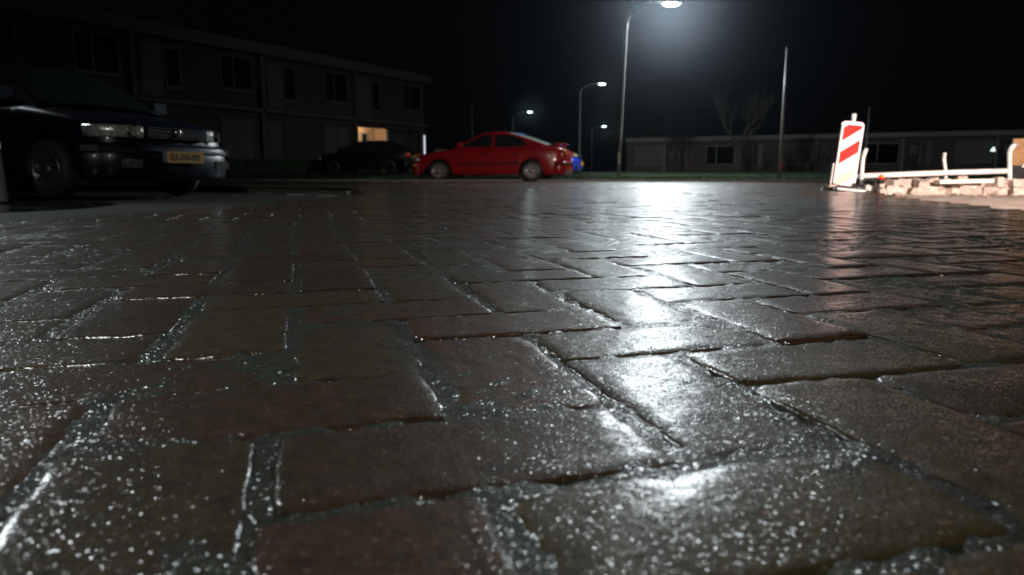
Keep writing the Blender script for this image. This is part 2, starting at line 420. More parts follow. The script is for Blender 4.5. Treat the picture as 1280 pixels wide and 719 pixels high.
# sand bed dug open on the right
sp = [(2.1,-1.5),(9,-1.5),(16,9),(14,11.45),(5.0,9.7),(3.0,6.9),(2.5,5.3),(2.0,3.2),(1.9,1.5)]
def sandz(x, y):
    return -.038+.016*noise.fractal(Vector((x*2.2, y*2.2, 0)), 1, 2, 4)+.006*noise.noise(Vector((x*17, y*17, 4)))
sg = MB(); nx, ny = 150, 130; keep = {}
xs = np.linspace(1.8, 12, nx); ys = np.linspace(-1, 10.6, ny)
for j in range(ny-1):
    for i in range(nx-1):
        cx, cyy = (xs[i]+xs[i+1])/2, (ys[j]+ys[j+1])/2
        if not inside(cx, cyy, sp): continue
        f = []
        for a, b_ in ((i, j), (i+1, j), (i+1, j+1), (i, j+1)):
            if (a, b_) not in keep:
                keep[(a, b_)] = len(sg.v); sg.v.append((xs[a], ys[b_], sandz(xs[a], ys[b_])))
            f.append(keep[(a, b_)])
        sg.f.append(f); sg.sm.append(True)
tag(sg.build('sand_bed', M_SAND), kind='structure')

# far kerb and grass verge, rising slightly
verge = MB()
def vz(x, y): return .02+max(0, min(1, (y-19.4)/16))*.34+.02*noise.noise(Vector((x*.6, y*.6, 2)))
vg = grid_sheet(-60, 90, 0, 1, .75, lambda x, y: 0)
nxv, nyv = 150, 40
vv = []; vf = []
for j in range(nyv+1):
    for i in range(nxv+1):
        x = -20+90*i/nxv; t = j/nyv
        y0 = 18.95+.03*x if x > -12 else 18.5
        y = y0+.16+(90-y0)*t**2.2
        vv.append((x, y, vz(x, y)))
for j in range(nyv):
    for i in range(nxv): vf.append((j*(nxv+1)+i, j*(nxv+1)+i+1, (j+1)*(nxv+1)+i+1, (j+1)*(nxv+1)+i))
v_ = MB(); v_.v = vv; v_.f = vf; v_.sm = [True]*len(vf)
tag(v_.build('grass_verge', M_GRASS), kind='structure')
fk = thing('far_kerb', 'concrete kerb along the far side of the brick road', 'kerb'); del fk['category']; fk['kind'] = 'structure'
xx = -12.0
while xx < 26:
    y0 = 18.95+.03*xx; y1 = 18.95+.03*(xx+1)
    q = MB(); q.prism([(xx+.005, y0), (xx+.995, y1), (xx+.995, y1+.14), (xx+.005, y0+.14)], -.12, .045+random.uniform(-.004, .004), 'z')
    q.build('kerbstone', M_KERB, fk); xx += 1
ss = grid_sheet(-19.5, 3.2, 21.9, 50, .8, lambda x, y: vz(x, y)+.006)
tag(ss.build('side_street', M_ASPH), kind='structure')
# grass blades at the front of the verge
rg = random.Random(5); gv = []; gf = []
for _ in range(26000):
    x = rg.uniform(-4, 24); y = 18.95+.03*x+.2+abs(rg.gauss(0, 2.6)); z = vz(x, y)
    h = rg.uniform(.05, .13); a = rg.uniform(0, 6.28); w = .006; dx, dy = math.cos(a)*w, math.sin(a)*w
    n = len(gv); gv += [(x-dx, y-dy, z), (x+dx, y+dy, z), (x+rg.gauss(0, .03), y+rg.gauss(0, .03), z+h)]; gf.append((n, n+1, n+2))
q = MB(); q.v = gv; q.f = gf; q.sm = [False]*len(gf)
tag(q.build('grass', M_GRASS), 'short wet grass on the verge across the road', 'grass', kind='stuff')

# ------------------------------------------------------------------ street lamps
def street_lamp(px_base, px_head, py_head, Y, arm_r, label, lm, rad=.06, group='street lamps along the far road', head_s=1.0, lean=0, bz=.05, beam=0):
    hp = P(px_head, py_head, Y); bx = PZ(px_base, Y, bz)
    t = thing('street_lamp', label, 'street lamp', (bx, Y, bz), 0, group)
    H = hp.z-bz; A = hp.x-bx
    top = H-.28; lx = lean
    pts = [(0, 0, 0), (lx*.25, 0, H*.25), (lx*.5, 0, H*.5), (lx*.85, 0, H*.85), (lx, 0, top-.25)]
    for k in range(1, 8):
        u = k/7; pts.append((lx+(A-.25-lx)*(1-math.cos(u*math.pi/2))**1.0, 0, top-.25+.55*math.sin(u*math.pi/2)))
    n = len(pts)
    MB().tube(pts[:5], [rad, rad*.92, rad*.85, rad*.75, rad*.72], 12).build('pole', M_POLE, t)
    MB().tube(pts[4:], [rad*.70, rad*.68]+[rad*.6]*(n-6), 10).build('arm', M_POLE, t)
    MB().box(-.035, .035, -rad-.012, -rad+.01, .45, .8).build('service_door', M_POLE, t)
    # head: shell on top, bowl below
    s = head_s
    sh = MB(); prof = []
    seg = 14; vs = []; fs = []
    for i in range(seg+1):
        u = i/seg; x = A-.34*s+.68*s*u; w = .13*s*math.sin(math.pi*min(1, u*.86+.10))**.6+.01
        for k in range(9):
            th = math.pi*k/8; vs.append((x, w*math.cos(th), H+.01+.085*s*math.sin(th)*math.sin(math.pi*min(1, .15+u*.8))**.5))
    for i in range(seg):
        for k in range(8): fs.append((i*9+k, i*9+k+1, (i+1)*9+k+1, (i+1)*9+k))
    sh.add(vs, fs, None, True); hd = sh.build('lamp_housing', M_POLE, t)
    MB().box(A-.30*s, A-.262*s, -.12*s, .12*s, H-.085*s, H+.02).build('lamp_light_shield', M_POLE, t)  # added shield that keeps lamp light off the arm side
    bw = MB(); vs = []; fs = []
    for i in range(9):
        for k in range(17):
            th = 2*math.pi*k/16; ph = i/8*math.pi/2
            vs.append((A+.02+.25*s*math.sin(ph)*math.cos(th), .115*s*math.sin(ph)*math.sin(th), H+.005-.085*s*math.cos(ph)))
    for i in range(8):
        for k in range(16): fs.append((i*17+k, i*17+k+1, (i+1)*17+k+1, (i+1)*17+k))
    bw.add(vs, fs, None, True); bw.build('lamp_glass', lm, t)
    if beam:
        # road optics of the lantern: throws its light along the street
        sp_ = light('lantern_beam', 'SPOT', (hp.x, Y, H+bz-.16), beam, LAMP_COL, shadow_soft_size=.13, spot_size=R(66), spot_blend=.95)
        aim(sp_, (2.0, 8.0, 0))
        sb2 = light('lantern_beam_rear', 'SPOT', (hp.x, Y+.05, H+bz-.16), beam*.2, LAMP_COL, shadow_soft_size=.13, spot_size=R(110), spot_blend=.9)
        aim(sb2, (14, 46, 0))
    return t
street_lamp(773, 838, 5, 22, 1, 'tall street lamp with the brightest light, standing nearest on the grass verge', M_LAMP, .048, lean=.16, bz=.06, beam=8800)
street_lamp(724, 752, 105, 40, 1, 'street lamp seen between the blue car and the nearest tall lamp, second brightest', M_LAMP_FAR, .05, bz=.3, head_s=.75)
street_lamp(641, 662, 140, 57, 1, 'small far street lamp shining above the roof of the red car', M_LAMP_FAR, .05, bz=.3, head_s=.75)
street_lamp(739, 755, 158, 74, 1, 'lowest and farthest street lamp, just left of the tallest pole', M_LAMP_FAR, .06, bz=.3, head_s=.8)

def plain_pole(px, py_top, Y, rad, label, bz=.05, cat='pole'):
    tp = P(px, py_top, Y); H = tp.z-bz
    t = thing('metal_pole', label, cat, (tp.x, Y, bz))
    MB().tube([(0,0,0), (0,0,H*.5), (0,0,H-.03)], [rad, rad*.85, rad*.65], 10).build('shaft', M_POLE, t)
    MB().lathe([(rad*.9, H-.03), (rad*.95, H), (rad*.6, H+.04), (0, H+.055)], 10).build('cap', M_DARK, t)
    return t
pr = plain_pole(984, 60, 20.5, .052, 'bare grey metal pole without a lamp, left of the red and white beacon')
MB().box(-.03, .03, -.075, -.05, .33, .40).build('red_reflector', mat('red_reflector_face', (.45,.02,.02), .3), pr)
plain_pole(590, 130, 60, .09, 'faint thin pole far behind the red car roof', bz=.3)
plain_pole(1087, 133, 33, .05, 'faint dark pole behind the red and white beacon', bz=.25)

# ------------------------------------------------------------------ cars
def glass_mat(name, c, r): return mat(name, c, r, .3, 14, .0006, 300, coat=.6)
M_GLASS_D = glass_mat('wet_car_glass', (.012,.018,.016), .12)
M_CHROME = mat('chrome', (.6,.6,.6), .18, .1, 8, metal=1)
M_RIM = mat('alloy_rim', (.13,.13,.13), .35, .2, 10, metal=.7)
M_LENS = mat('headlight_lens', (.42,.42,.40), .16, .5, 28, .002, 90, metal=.35, coat=1)
M_LENS_IN = mat('headlight_bezel', (.10,.10,.10), .3, .4, 28, coat=1)
M_RED = mat('tail_light_red', (.28,.015,.012), .2, .4, 30, coat=1)
M_AMBER = mat('amber_lens', (.75,.20,.02), .25, .2, 30, coat=1)
M_TRIM = mat('black_trim', (.010,.010,.011), .6, .2, 9, spec=.15)
M_PLATE = mat('yellow_number_plate', (.46,.23,.02), .4, .05, 20)
M_BLUE = mat('plate_blue_band', (.01,.02,.09), .4, .05, 20)
M_INK = mat('plate_ink', (.01,.01,.01), .5, .05, 20)

def interp(x, pts):
    if x <= pts[0][0]: return pts[0][1]
    for (a, va), (b_, vb) in zip(pts[:-1], pts[1:]):
        if x <= b_: return va+(vb-va)*(x-a)/(b_-a)
    return pts[-1][1]
def make_car(name, label, paint, S, plate=None, rear_glass=None, group=None):
    t = thing(name, label, 'car', group=group)
    Lh, W = S['len']/2, S['w']/2
    # half plan outline from front centre round to rear centre
    fr = [(0,0),(.012,.30),(.035,.48),(.08,.62),(.17,.73),(.32,.80),(.6,.985*W if W < .8 else .83)]
    outl = [(Lh-a, b_ if i < 6 else W*.985) for i, (a, b_) in enumerate(fr)]
    outl = [(x, min(y, W*.97) if 0 < i < 6 else y) for i, (x, y) in enumerate(outl)]
    xa, xb = Lh-.75, -Lh+.75
    n = 44
    for i in range(n+1): outl.append((xa+(xb-xa)*i/n, W))
    rr = [(.55,W*.985),(.3,W*.955),(.14,.74),(.06,.62),(.03,.45),(.01,.28),(0,0)]
    outl += [(-Lh+a, min(b_, W*.985)) for a, b_ in rr]
    top = S['top']; sill = S['sill']; wf, wr, WR = S['wf'], S['wr'], S['tyre']
    ar = WR+.045
    def zb(x):
        z = sill
        if x > Lh-.6: z = sill+.02
        for c in (wf, wr):
            d = abs(x-c)
            if d < ar: z = max(z, WR+math.sqrt(ar*ar-d*d))
        return z
    nrm = []
    for i in range(len(outl)):
        a = outl[max(0, i-1)]; b_ = outl[min(len(outl)-1, i+1)]
        if i == 0: nrm.append((1, 0)); continue
        if i == len(outl)-1: nrm.append((-1, 0)); continue
        dx, dy = b_[0]-a[0], b_[1]-a[1]; l = math.hypot(dx, dy); nrm.append((-dy/l*-1 if False else dy/l, -dx/l))
    rows = [(0, .05), (.12, .018), (.35, 0), (.62, .0), (.80, .008), (.90, .022), (.965, .045), (1.0, .085)]
    def surf(i, k):
        x, y = outl[i]; f, ins = rows[k]; nx_, ny_ = nrm[i]
        z0, z1 = zb(x), interp(x, top)
        px_, py_ = x-nx_*ins, max(0, y-ny_*ins)
        return (px_, py_, max(z0+(z1-.0-z0)*f, z0))
    crn = [.82, .6, .35, 0]
    def toppt(i, k):
        x, y, z = surf(i, len(rows)-1); f = crn[k]
        return (x, y*f, z+.03*(1-f*f))
    nr = len(rows); ni = len(outl)
    doors = S['doors']   # (x_front, x_rear) ranges
    for_side = []
    body = MB()
    for sgn in (1, -1):
        base = len(body.v)
        for i in range(ni):
            for k in range(nr): p = surf(i, k); body.v.append((p[0], p[1]*sgn, p[2]))
            for k in range(4): p = toppt(i, k); body.v.append((p[0], p[1]*sgn, p[2]))
        tot = nr+4
        for i in range(ni-1):
            xm = (outl[i][0]+outl[i+1][0])/2
            isdoor = any(d[1] < xm < d[0] for d in doors) and 6 < i < ni-7
            for k in range(tot-1):
                if isdoor and 0 < k < nr-2 and zb(xm) <= sill+.01: continue
                f = [base+i*tot+k, base+(i+1)*tot+k, base+(i+1)*tot+k+1, base+i*tot+k+1]
                if sgn > 0: f = f[::-1]
                body.f.append(f); body.sm.append(True)
    body.build('body', paint, t)
    # doors as panels of their own
    for sgn in (1, -1):
        for (x1, x0) in doors:
            ids = [i for i in range(7, ni-8) if x0 < (outl[i][0]+outl[i+1][0])/2 < x1 and zb((outl[i][0]+outl[i+1][0])/2) <= sill+.01]
            if not ids: continue
            q = MB(); m = len(ids)+1
            for a, i in enumerate(ids+[ids[-1]+1]):
                for k in range(1, nr-1):
                    p = surf(i, k); x = p[0]-.006 if a == 0 else (p[0]+.006 if a == m-1 else p[0])
                    q.v.append((x, (p[1]+.002)*sgn, p[2]))
            w_ = nr-2
            for a in range(m-1):
                for k in range(w_-1):
                    f = [a*w_+k, (a+1)*w_+k, (a+1)*w_+k+1, a*w_+k+1]
                    if sgn > 0: f = f[::-1]
                    q.f.append(f); q.sm.append(True)
            d = q.build('door', paint, t)
            zh = interp((x0+x1)/2, top)*.80+.02
            h = MB(); h.box(x0+.10, x0+.27, W*sgn-.002 if sgn > 0 else -W-.028, W*sgn+.028 if sgn > 0 else -W+.002, zh-.018, zh+.018); h.build('handle', S.get('handle_mat', M_TRIM), d)
            if S.get('rub', True):
                rbm = MB(); rbm.box(x0+.02, x1-.02, (W+.001)*sgn if sgn > 0 else -W-.016, (W+.016) if sgn > 0 else -W-.001, .475, .52); rbm.build('rub_strip', M_TRIM, d)
    # strips that wrap round an end
    def wrap(front, y0, x1, z0, z1, off, thick, mat_, nm, sgns=(1, -1), whole=False, bulge=0, par=None):
        idx = [i for i in range(ni) if (outl[i][0] > 0) == front]
        pts = []
        for i in (idx if front else idx[::-1]):
            x, y = outl[i]
            dd = (Lh-x) if front else (x+Lh)
            if y < y0 and dd < .2: continue
            if dd > x1: break
            pts.append((x, y, nrm[i]))
        # clip start exactly at y0
        full = idx if front else idx[::-1]
        for a, b_ in zip(full[:-1], full[1:]):
            ya, yb = outl[a][1], outl[b_][1]
            if ya < y0 <= yb and yb > ya:
                f = (y0-ya)/(yb-ya)
                if f < .999: pts.insert(0, (outl[a][0]+(outl[b_][0]-outl[a][0])*f, y0, nrm[a]))
                break
        res = []
        for sgn in ([0] if whole else sgns):
            pl_ = pts if not whole else [(x, -y, (n_[0], -n_[1])) for x, y, n_ in pts[::-1]][:-1]+pts
            if sgn == -1: pl_ = [(x, -y, (n_[0], -n_[1])) for x, y, n_ in pts]
            q = MB(); m = len(pl_)
            prof = [(-.02, z0), (off, z0), (off+thick*.8+bulge*.5, z0+(z1-z0)*.12), (off+thick+bulge, z0+(z1-z0)*.5), (off+thick*.8, z0+(z1-z0)*.9), (off, z1), (-.02, z1)]
            for x, y, n_ in pl_:
                for o_, z in prof: q.v.append((x+n_[0]*o_, y+n_[1]*o_, z))
            w_ = len(prof)
            for a in range(m-1):
                for k in range(w_-1): q.f.append([a*w_+k, a*w_+k+1, (a+1)*w_+k+1, (a+1)*w_+k]); q.sm.append(True)
            q.f += [list(range(w_)), list(range((m-1)*w_, m*w_))]; q.sm += [False, False]
            res.append(q.build(nm, mat_, par or t))
        return res
    zf = interp(Lh, top); zr_ = interp(-Lh, top)
    bmat = S.get('bumper_mat', paint)
    fb = wrap(True, 0, .52, sill-.02, S['bump_f'], .012, .045, bmat, 'front_bumper', whole=True)[0]
    rbp = wrap(False, 0, .5, sill-.0, S['bump_r'], .012, .045, bmat, 'rear_bumper', whole=True)[0]
    wrap(True, 0, .50, S['bump_f']-.10, S['bump_f']-.055, .058, .006, M_TRIM, 'bumper_strip', whole=True, par=fb)
    wrap(False, 0, .48, S['bump_r']-.10, S['bump_r']-.055, .058, .006, M_TRIM, 'bumper_strip', whole=True, par=rbp)
    hz0, hz1 = S['head_z']
    for hl in wrap(True, .40, .36, hz0, hz1, .004, .012, M_LENS, 'headlight'):
        pass
    for sgn in (1, -1):
        # reflector bowl seen in the inner half of each lamp
        q = MB(); yy = sgn*.52; q.lathe([(0, .0), (.04, .004), (.062, .016), (.066, .02)], 16, 'z', Matrix.Translation((Lh-.036, yy, (hz0+hz1)/2)) @ Matrix.Rotation(R(90), 4, 'Y')); q.build('headlight_bowl', M_CHROME, t)
    gr = wrap(True, 0, .1, hz0+.01, hz1-.005, .002, .012, M_TRIM, 'grille', whole=True)[0] if False else None
    q = MB(); q.box(Lh-.03, Lh+.012, -.37, .37, hz0+.005, hz1-.005); gq = q.build('grille', M_TRIM, t)
    q = MB()
    for k in range(3):
        z = hz0+.03+k*.035; q.box(Lh+.010, Lh+.018, -.36, .36, z, z+.008)
    q.build('grille_slats', M_DARK, gq)
    q = MB(); q.lathe([(.0, .012), (.03, .012), (.04, .006), (.042, 0)], 18, 'z', Matrix.Translation((Lh+.014, 0, (hz0+hz1)/2+.01)) @ Matrix.Rotation(R(90), 4, 'Y')); q.build('badge', M_CHROME, gq)
    for sgn in (1, -1):
        q = MB(); yy = sgn*.56; q.box(Lh-.04, Lh+.030, yy-.09, yy+.09, S['bump_f']-.24, S['bump_f']-.16); q.build('fog_light', M_LENS_IN, t)
        q = MB(); q.box(Lh-.30, Lh-.16, sgn*(W-.06) if sgn > 0 else -W-.012, sgn*(W+.012) if sgn > 0 else -W+.06, S['bump_f']-.085, S['bump_f']-.03); q.build('turn_signal', S.get('signal_mat', M_AMBER), t)
    tz0, tz1 = S['tail_z']
    wrap(False, .46, .26, tz0, tz1, .004, .016, M_RED, 'tail_light')
    for sgn in (1, -1):
        q = MB(); q.box(-Lh-.014, -Lh+.04, sgn*.60-.06, sgn*.60+.06, (tz0+tz1)/2-.02, tz1-.015); q.build('tail_light_inset', M_AMBER, t)
    # number plates
    for end in (1, -1):
        zc = S['plate_z'] if end > 0 else S.get('plate_zr', .62)
        pe = thing('tmp', None, None) if False else None
        q = MB(); xo = end*(Lh+(.068 if end > 0 else .02)); q.box(min(xo, xo+end*.008), max(xo, xo+end*.008), -.26, .26, zc-.055, zc+.055); po = q.build('number_plate', M_PLATE, t)
        xo2 = xo+end*.009; q = MB(); yb = (-.26, -.215) if end > 0 else (.215, .26); q.box(min(xo2-.001*end, xo2+end*.001), max(xo2-.001*end, xo2+end*.001), yb[0], yb[1], zc-.055, zc+.055)
        q.build('plate_band', M_BLUE, po)
        if plate:
            cu = bpy.data.curves.new('plate_lettering', 'FONT'); cu.body = plate; cu.size = .094; cu.extrude = .001; cu.align_x = 'CENTER'; cu.align_y = 'CENTER'; cu.space_character = 1.0; cu.offset = .0022
            fo = bpy.data.objects.new('tmp', cu); COL.objects.link(fo); dg = bpy.context.evaluated_depsgraph_get(); me = bpy.data.meshes.new_from_object(fo.evaluated_get(dg)); bpy.data.objects.remove(fo)
            me.materials.clear(); me.materials.append(M_INK)
            lo = bpy.data.objects.new('lettering', me); COL.objects.link(lo); lo.parent = po
            lo.matrix_local = Matrix.Translation((xo2+end*.001, .02*end, zc)) @ Matrix(((0, 0, end, 0), (end, 0, 0, 0), (0, 1, 0, 0), (0, 0, 0, 1)))
    # greenhouse
    A, B, D, E_ = S['A'], S['B'], S['D'], S['E']     # (x, z): windscreen foot, roof front, roof rear, rear window foot
    yb, yr = W-.09, S['roof_w']
    def belt(x): return interp(x, top)-.005
    def side_y(x, z):
        zb_ = belt(x); zr2 = interp(x, [(D[0], D[1]), (B[0], B[1])]); f = max(0, min(1, (z-zb_)/max(.01, (zr2-.03)-zb_)))
        ends = min(1, (A[0]-x)/.5, (x-E_[0])/.5)
        return (yb-.02*(1-max(0, ends)))+(yr-yb)*(f**1.15)
    roofm = MB()
    # profile stations along the centre line
    prof = [A]+[(A[0]+(B[0]-A[0])*f, A[1]+(B[1]-A[1])*(f+.05*math.sin(math.pi*f))) for f in (.25, .5, .75, .92)]+[B]
    for f in (.12, .3, .5, .7, .88): prof.append((B[0]+(D[0]-B[0])*f, B[1]+(D[1]-B[1])*f+.035*math.sin(math.pi*f)))
    prof += [D]+[(D[0]+(E_[0]-D[0])*f, D[1]+(E_[1]-D[1])*(f-.07*math.sin(math.pi*f))) for f in (.12, .35, .6, .85)]+[E_]
    hw = [interp(z, [(min(A[1], E_[1]), yb), (max(B[1], D[1]), yr)]) for x, z in prof]
    cols = [0, .3, .6, .82, .94, 1.0]; dz = [.03, .027, .018, .006, -.008, -.028]
    for (x, z), w_ in zip(prof, hw):
        for sgn in (-1, 1):
            pass
        line = [(-c, d) for c, d in zip(cols[::-1], dz[::-1])][:-1]+list(zip(cols, dz))
        for c, d in line: roofm.v.append((x-.05*c*c*(1 if x > 0 else -1)*(0 if B[0] > x > D[0] else 1), c*w_, z+d))
    m = 11
    for i in range(len(prof)-1):
        for k in range(m-1): roofm.f.append((i*m+k, i*m+k+1, (i+1)*m+k+1, (i+1)*m+k)); roofm.sm.append(True)
    # side walls from the roof edge down to the belt
    edgeL = [(roofm.v[i*m][0], roofm.v[i*m][1], roofm.v[i*m][2]) for i in range(len(prof))]
    for sgn in (1, -1):
        b0 = len(roofm.v)
        for (x, y, z) in edgeL:
            zb_ = min(z, belt(x)-.03); roofm.v.append((x, sgn*abs(y), z)); roofm.v.append((x, sgn*(yb if z > zb_+.02 else abs(y)), zb_))
        for i in range(len(prof)-1):
            f = [b0+2*i, b0+2*i+1, b0+2*i+3, b0+2*i+2]; roofm.f.append(f); roofm.sm.append(False)
    roofm.build('roof', paint, t)
    def on_side(x, z, sgn, off=.006):
        # y of the side wall at (x,z)
        # roof edge z at this x
        ez = interp(x, sorted([(p[0], p[2]) for p in edgeL])); ey = interp(x, sorted([(p[0], abs(p[1])) for p in edgeL]))
        zb_ = min(ez, belt(x)-.03); f = max(0, min(1, (z-zb_)/max(.001, ez-zb_)))
        return (x, sgn*(yb+(ey-yb)*f+off), z)
    def subdiv(poly, n_=4):
        out = []
        for a, b_ in zip(poly, poly[1:]+poly[:1]):
            for k in range(n_): out.append((a[0]+(b_[0]-a[0])*k/n_, a[1]+(b_[1]-a[1])*k/n_))
        return out
    for sgn in (1, -1):
        for poly in S['side_windows']:
            q = MB(); pp_ = [on_side(x, z, sgn) for x, z in subdiv(poly)]
            cx = sum(p[0] for p in poly)/len(poly); cz = sum(p[1] for p in poly)/len(poly)
            q.v = [on_side(cx, cz, sgn)]+pp_; k = len(pp_)
            q.f = [(0, 1+i, 1+(i+1) % k) for i in range(k)]; q.sm = [False]*k
            q.build('side_window', M_GLASS_D, t)
        q = MB(); xm, zm = A[0]-.32, belt(A[0]-.3)+.08
        q.add([(xm+dx, sgn*(yb+.06+dy), zm+dz_) for dx in (-.05, .06) for dy in (0, .17) for dz_ in (-.02, .10)], [(0,1,3,2),(4,6,7,5),(0,4,5,1),(2,3,7,6),(0,2,6,4),(1,5,7,3)])
        q.build('wing_mirror', S.get('mirror_mat', paint), t)
    def pane(i0, i1, f0, f1, off, mat_, nm):
        q = MB(); rows_ = []
        for i in range(i0, i1+1):
            a = i
            rows_.append([Vector(roofm.v[a*m+k]) for k in range(m)])
        # inset ends
        rows_[0] = [p.lerp(q_, f0) for p, q_ in zip(rows_[0], rows_[1])]; rows_[-1] = [p.lerp(q_, f1) for p, q_ in zip(rows_[-1], rows_[-2])]
        for rw in rows_:
            rw2 = rw[1:-1]
            rw2[0] = rw[1].lerp(rw[2], .15); rw2[-1] = rw[-2].lerp(rw[-3], .15)
            for p in rw2: q.v.append(p)
        w_ = m-2; nn = Vector((1 if i0 == 0 else -1, 0, 1.3)).normalized()*off
        q.v = [tuple(Vector(p)+nn) for p in q.v]
        for a in range(len(rows_)-1):
            for k in range(w_-1): q.f.append((a*w_+k, a*w_+k+1, (a+1)*w_+k+1, (a+1)*w_+k)); q.sm.append(True)
        return q.build(nm, mat_, t)
    ws = pane(0, 5, .1, .35, .006, S.get('screen_mat', M_GLASS_D), 'windscreen')
    ir = 11
    pane(ir, len(prof)-1, .5, .15, .006, rear_glass or M_GLASS_D, 'rear_window')
    for yw in (-.28, .25):
        q = MB(); a = Vector((A[0]-.0, yw, A[1]+.035)); b_ = Vector((A[0]+(B[0]-A[0])*.55, yw+.30, A[1]+(B[1]-A[1])*.30+.05)); q.tube([a, b_], .008, 5); q.build('wiper', M_TRIM, ws)
    # wheels
    for cx in (wf, wr):
        for sgn in (1, -1):
            we = bpy.data.objects.new('wheel', None); COL.objects.link(we); we.parent = t; we.location = (cx, sgn*(W-.105), WR); we.scale = (1, sgn, 1); we.empty_display_size = .1
            q = MB(); q.lathe([(WR*.66, .085), (WR*.80, .098), (WR*.93, .088), (WR*.985, .055), (WR, .0), (WR*.985, -.06), (WR*.9, -.09), (WR*.6, -.085)], 32, 'y'); q.build('tyre', M_RUBBER, we)
            q = MB(); q.lathe([(WR*.67, .088), (WR*.62, .080), (WR*.60, .03), (WR*.5, .02), (0, .02)], 28, 'y')
            rm_ = q.build('rim', S.get('rim_mat', M_RIM), we)
            q = MB()
            nsp = S.get('spokes', 6)
            for k in range(nsp):
                a = 2*math.pi*k/nsp+.3; M = Matrix.Rotation(a, 4, 'Y')
                q.prism([(.03, -.028), (WR*.62, -.018*S.get('spoke_w', 1)-.01), (WR*.62, .018*S.get('spoke_w', 1)+.01), (.03, .028)], .045, .078, 'y', M)
            q.lathe([(.055, .05), (.055, .085), (.03, .095), (0, .096)], 16, 'y'); q.lathe([(WR*.60, .07), (WR*.64, .092), (WR*.685, .095), (WR*.69, .085)], 28, 'y')
            q.build('spokes', S.get('rim_mat', M_RIM), we)
    # dark arch liners and floor
    q = MB(); q.box(-Lh+.25, Lh-.25, -W+.24, W-.24, sill+.02, .62)
    for cx in (wf, wr):
        for sgn in (1, -1):
            ya = sgn*(W-.03)-(.22 if sgn > 0 else 0); vsl = []
            for k in range(15):
                th = math.pi*k/14; vsl += [(cx+(WR+.045)*math.cos(th), ya, WR+(WR+.045)*math.sin(th)), (cx+(WR+.045)*math.cos(th), ya+.22, WR+(WR+.045)*math.sin(th))]
            q.add(vsl, [(2*k, 2*k+1, 2*k+3, 2*k+2) for k in range(14)], None, True)
    q.build('underbody', M_TRIM, t)
    if S.get('spoiler'):
        q = MB(); x = E_[0]-.18; z = interp(x, top)
        q.prism([(x+.10, z+.075), (x-.16, z+.10), (x-.17, z+.12), (x+.08, z+.105)], -.58, .58, 'y'); 
        q.box(x-.08, x+.02, -.52, -.47, z-.02, z+.09); q.box(x-.08, x+.02, .47, .52, z-.02, z+.09)
        q.build('rear_spoiler', paint, t)
    return t
def paint_mat(name, c, r=.3): return mat(name, c, r, .08, 3, .0003, 220, coat=.6, rvar=.04)
sedan = dict(len=4.36, w=1.70, sill=.20, tyre=.295, wf=1.30, wr=-1.28,
    top=[(-2.18,.80),(-2.1,.93),(-1.6,.955),(-1.2,.93),(0,.90),(.8,.90),(1.05,.88),(1.6,.80),(2.0,.72),(2.18,.60)],
    A=(.98,.90), B=(.22,1.33), D=(-.58,1.36), E=(-1.72,.985), roof_w=.56, bump_f=.52, bump_r=.56, head_z=(.57,.68), tail_z=(.62,.86), plate_z=.38, plate_zr=.46,
    doors=[(.72,-.18),(-.22,-1.0)], spoiler=True, spokes=7, spoke_w=1.2,
    side_windows=[[(.78,.955),(.10,1.28),(-.02,1.29),(-.16,1.29),(-.16,.955)], [(-.24,.955),(-.24,1.29),(-.60,1.29),(-.92,1.20),(-1.10,1.07),(-1.10,.965)]])
hatch = dict(len=4.15, w=1.70, sill=.20, tyre=.295, wf=1.22, wr=-1.25,
    top=[(-2.075,.84),(-2.0,.93),(-1.6,.94),(0,.91),(.9,.92),(1.2,.88),(1.7,.79),(1.95,.72),(2.075,.66)],
    A=(1.12,.93), B=(.30,1.38), D=(-1.15,1.40), E=(-1.85,.97), roof_w=.58, bump_f=.55, bump_r=.56, head_z=(.60,.715), tail_z=(.66,.90), plate_z=.42, plate_zr=.74,
    doors=[(.80,-.12),(-.16,-.98)], spoiler=False, spokes=9, spoke_w=1.0,
    side_windows=[[(.88,.965),(.16,1.31),(-.10,1.32),(-.10,.965)], [(-.18,.965),(-.18,1.32),(-.92,1.32),(-1.0,.965)], [(-1.08,.965),(-1.0,1.31),(-1.35,1.27),(-1.55,1.0)]])

M_P_NAVY = mat('dark_blue_paint', (.0008,.004,.012), .35, .08, 3, coat=.12, spec=.25)
M_P_RED = paint_mat('red_paint', (.27,.006,.009))
M_P_BLUE = paint_mat('blue_paint', (.015,.035,.42))
M_P_BEIGE = paint_mat('beige_paint', (.42,.34,.20))
M_P_BLACK = paint_mat('black_paint', (.008,.009,.010))
M_SCREEN = glass_mat('wet_windscreen', (.007,.014,.011), .3)
M_REAR = glass_mat('painted_sheen_rear_window', (.30,.42,.36), .35)  # greenish reflected light is put into the colour of the wet glass
h2 = dict(hatch); h2['screen_mat'] = M_SCREEN; h2['bumper_mat'] = M_P_NAVY; h2['signal_mat'] = M_LENS_IN
near_car = make_car('parked_car', 'dark blue hatchback with yellow number plate, close on the left', M_P_NAVY, h2, plate='SZ-DS-04')
phi = R(-22)
fc = Vector((-3.46, 7.35)); near_car.location = (fc.x-2.07*math.cos(phi), fc.y-2.07*math.sin(phi), -.09); near_car.rotation_euler.z = phi
s2 = dict(sedan); s2['rim_mat'] = mat('bright_alloy_rim', (.38,.38,.38), .35, .2, 10, metal=.7)
red = make_car('parked_car', 'red saloon with rear spoiler seen from the side, across the road', M_P_RED, s2, rear_glass=M_REAR)
red.location = (PZ(616, 20, .5), 20.1, -.01); red.rotation_euler.z = R(180-13)
red.location.y = 19.7; red.scale = (1, 1, .96)
s3 = dict(hatch); s3['spokes'] = 6
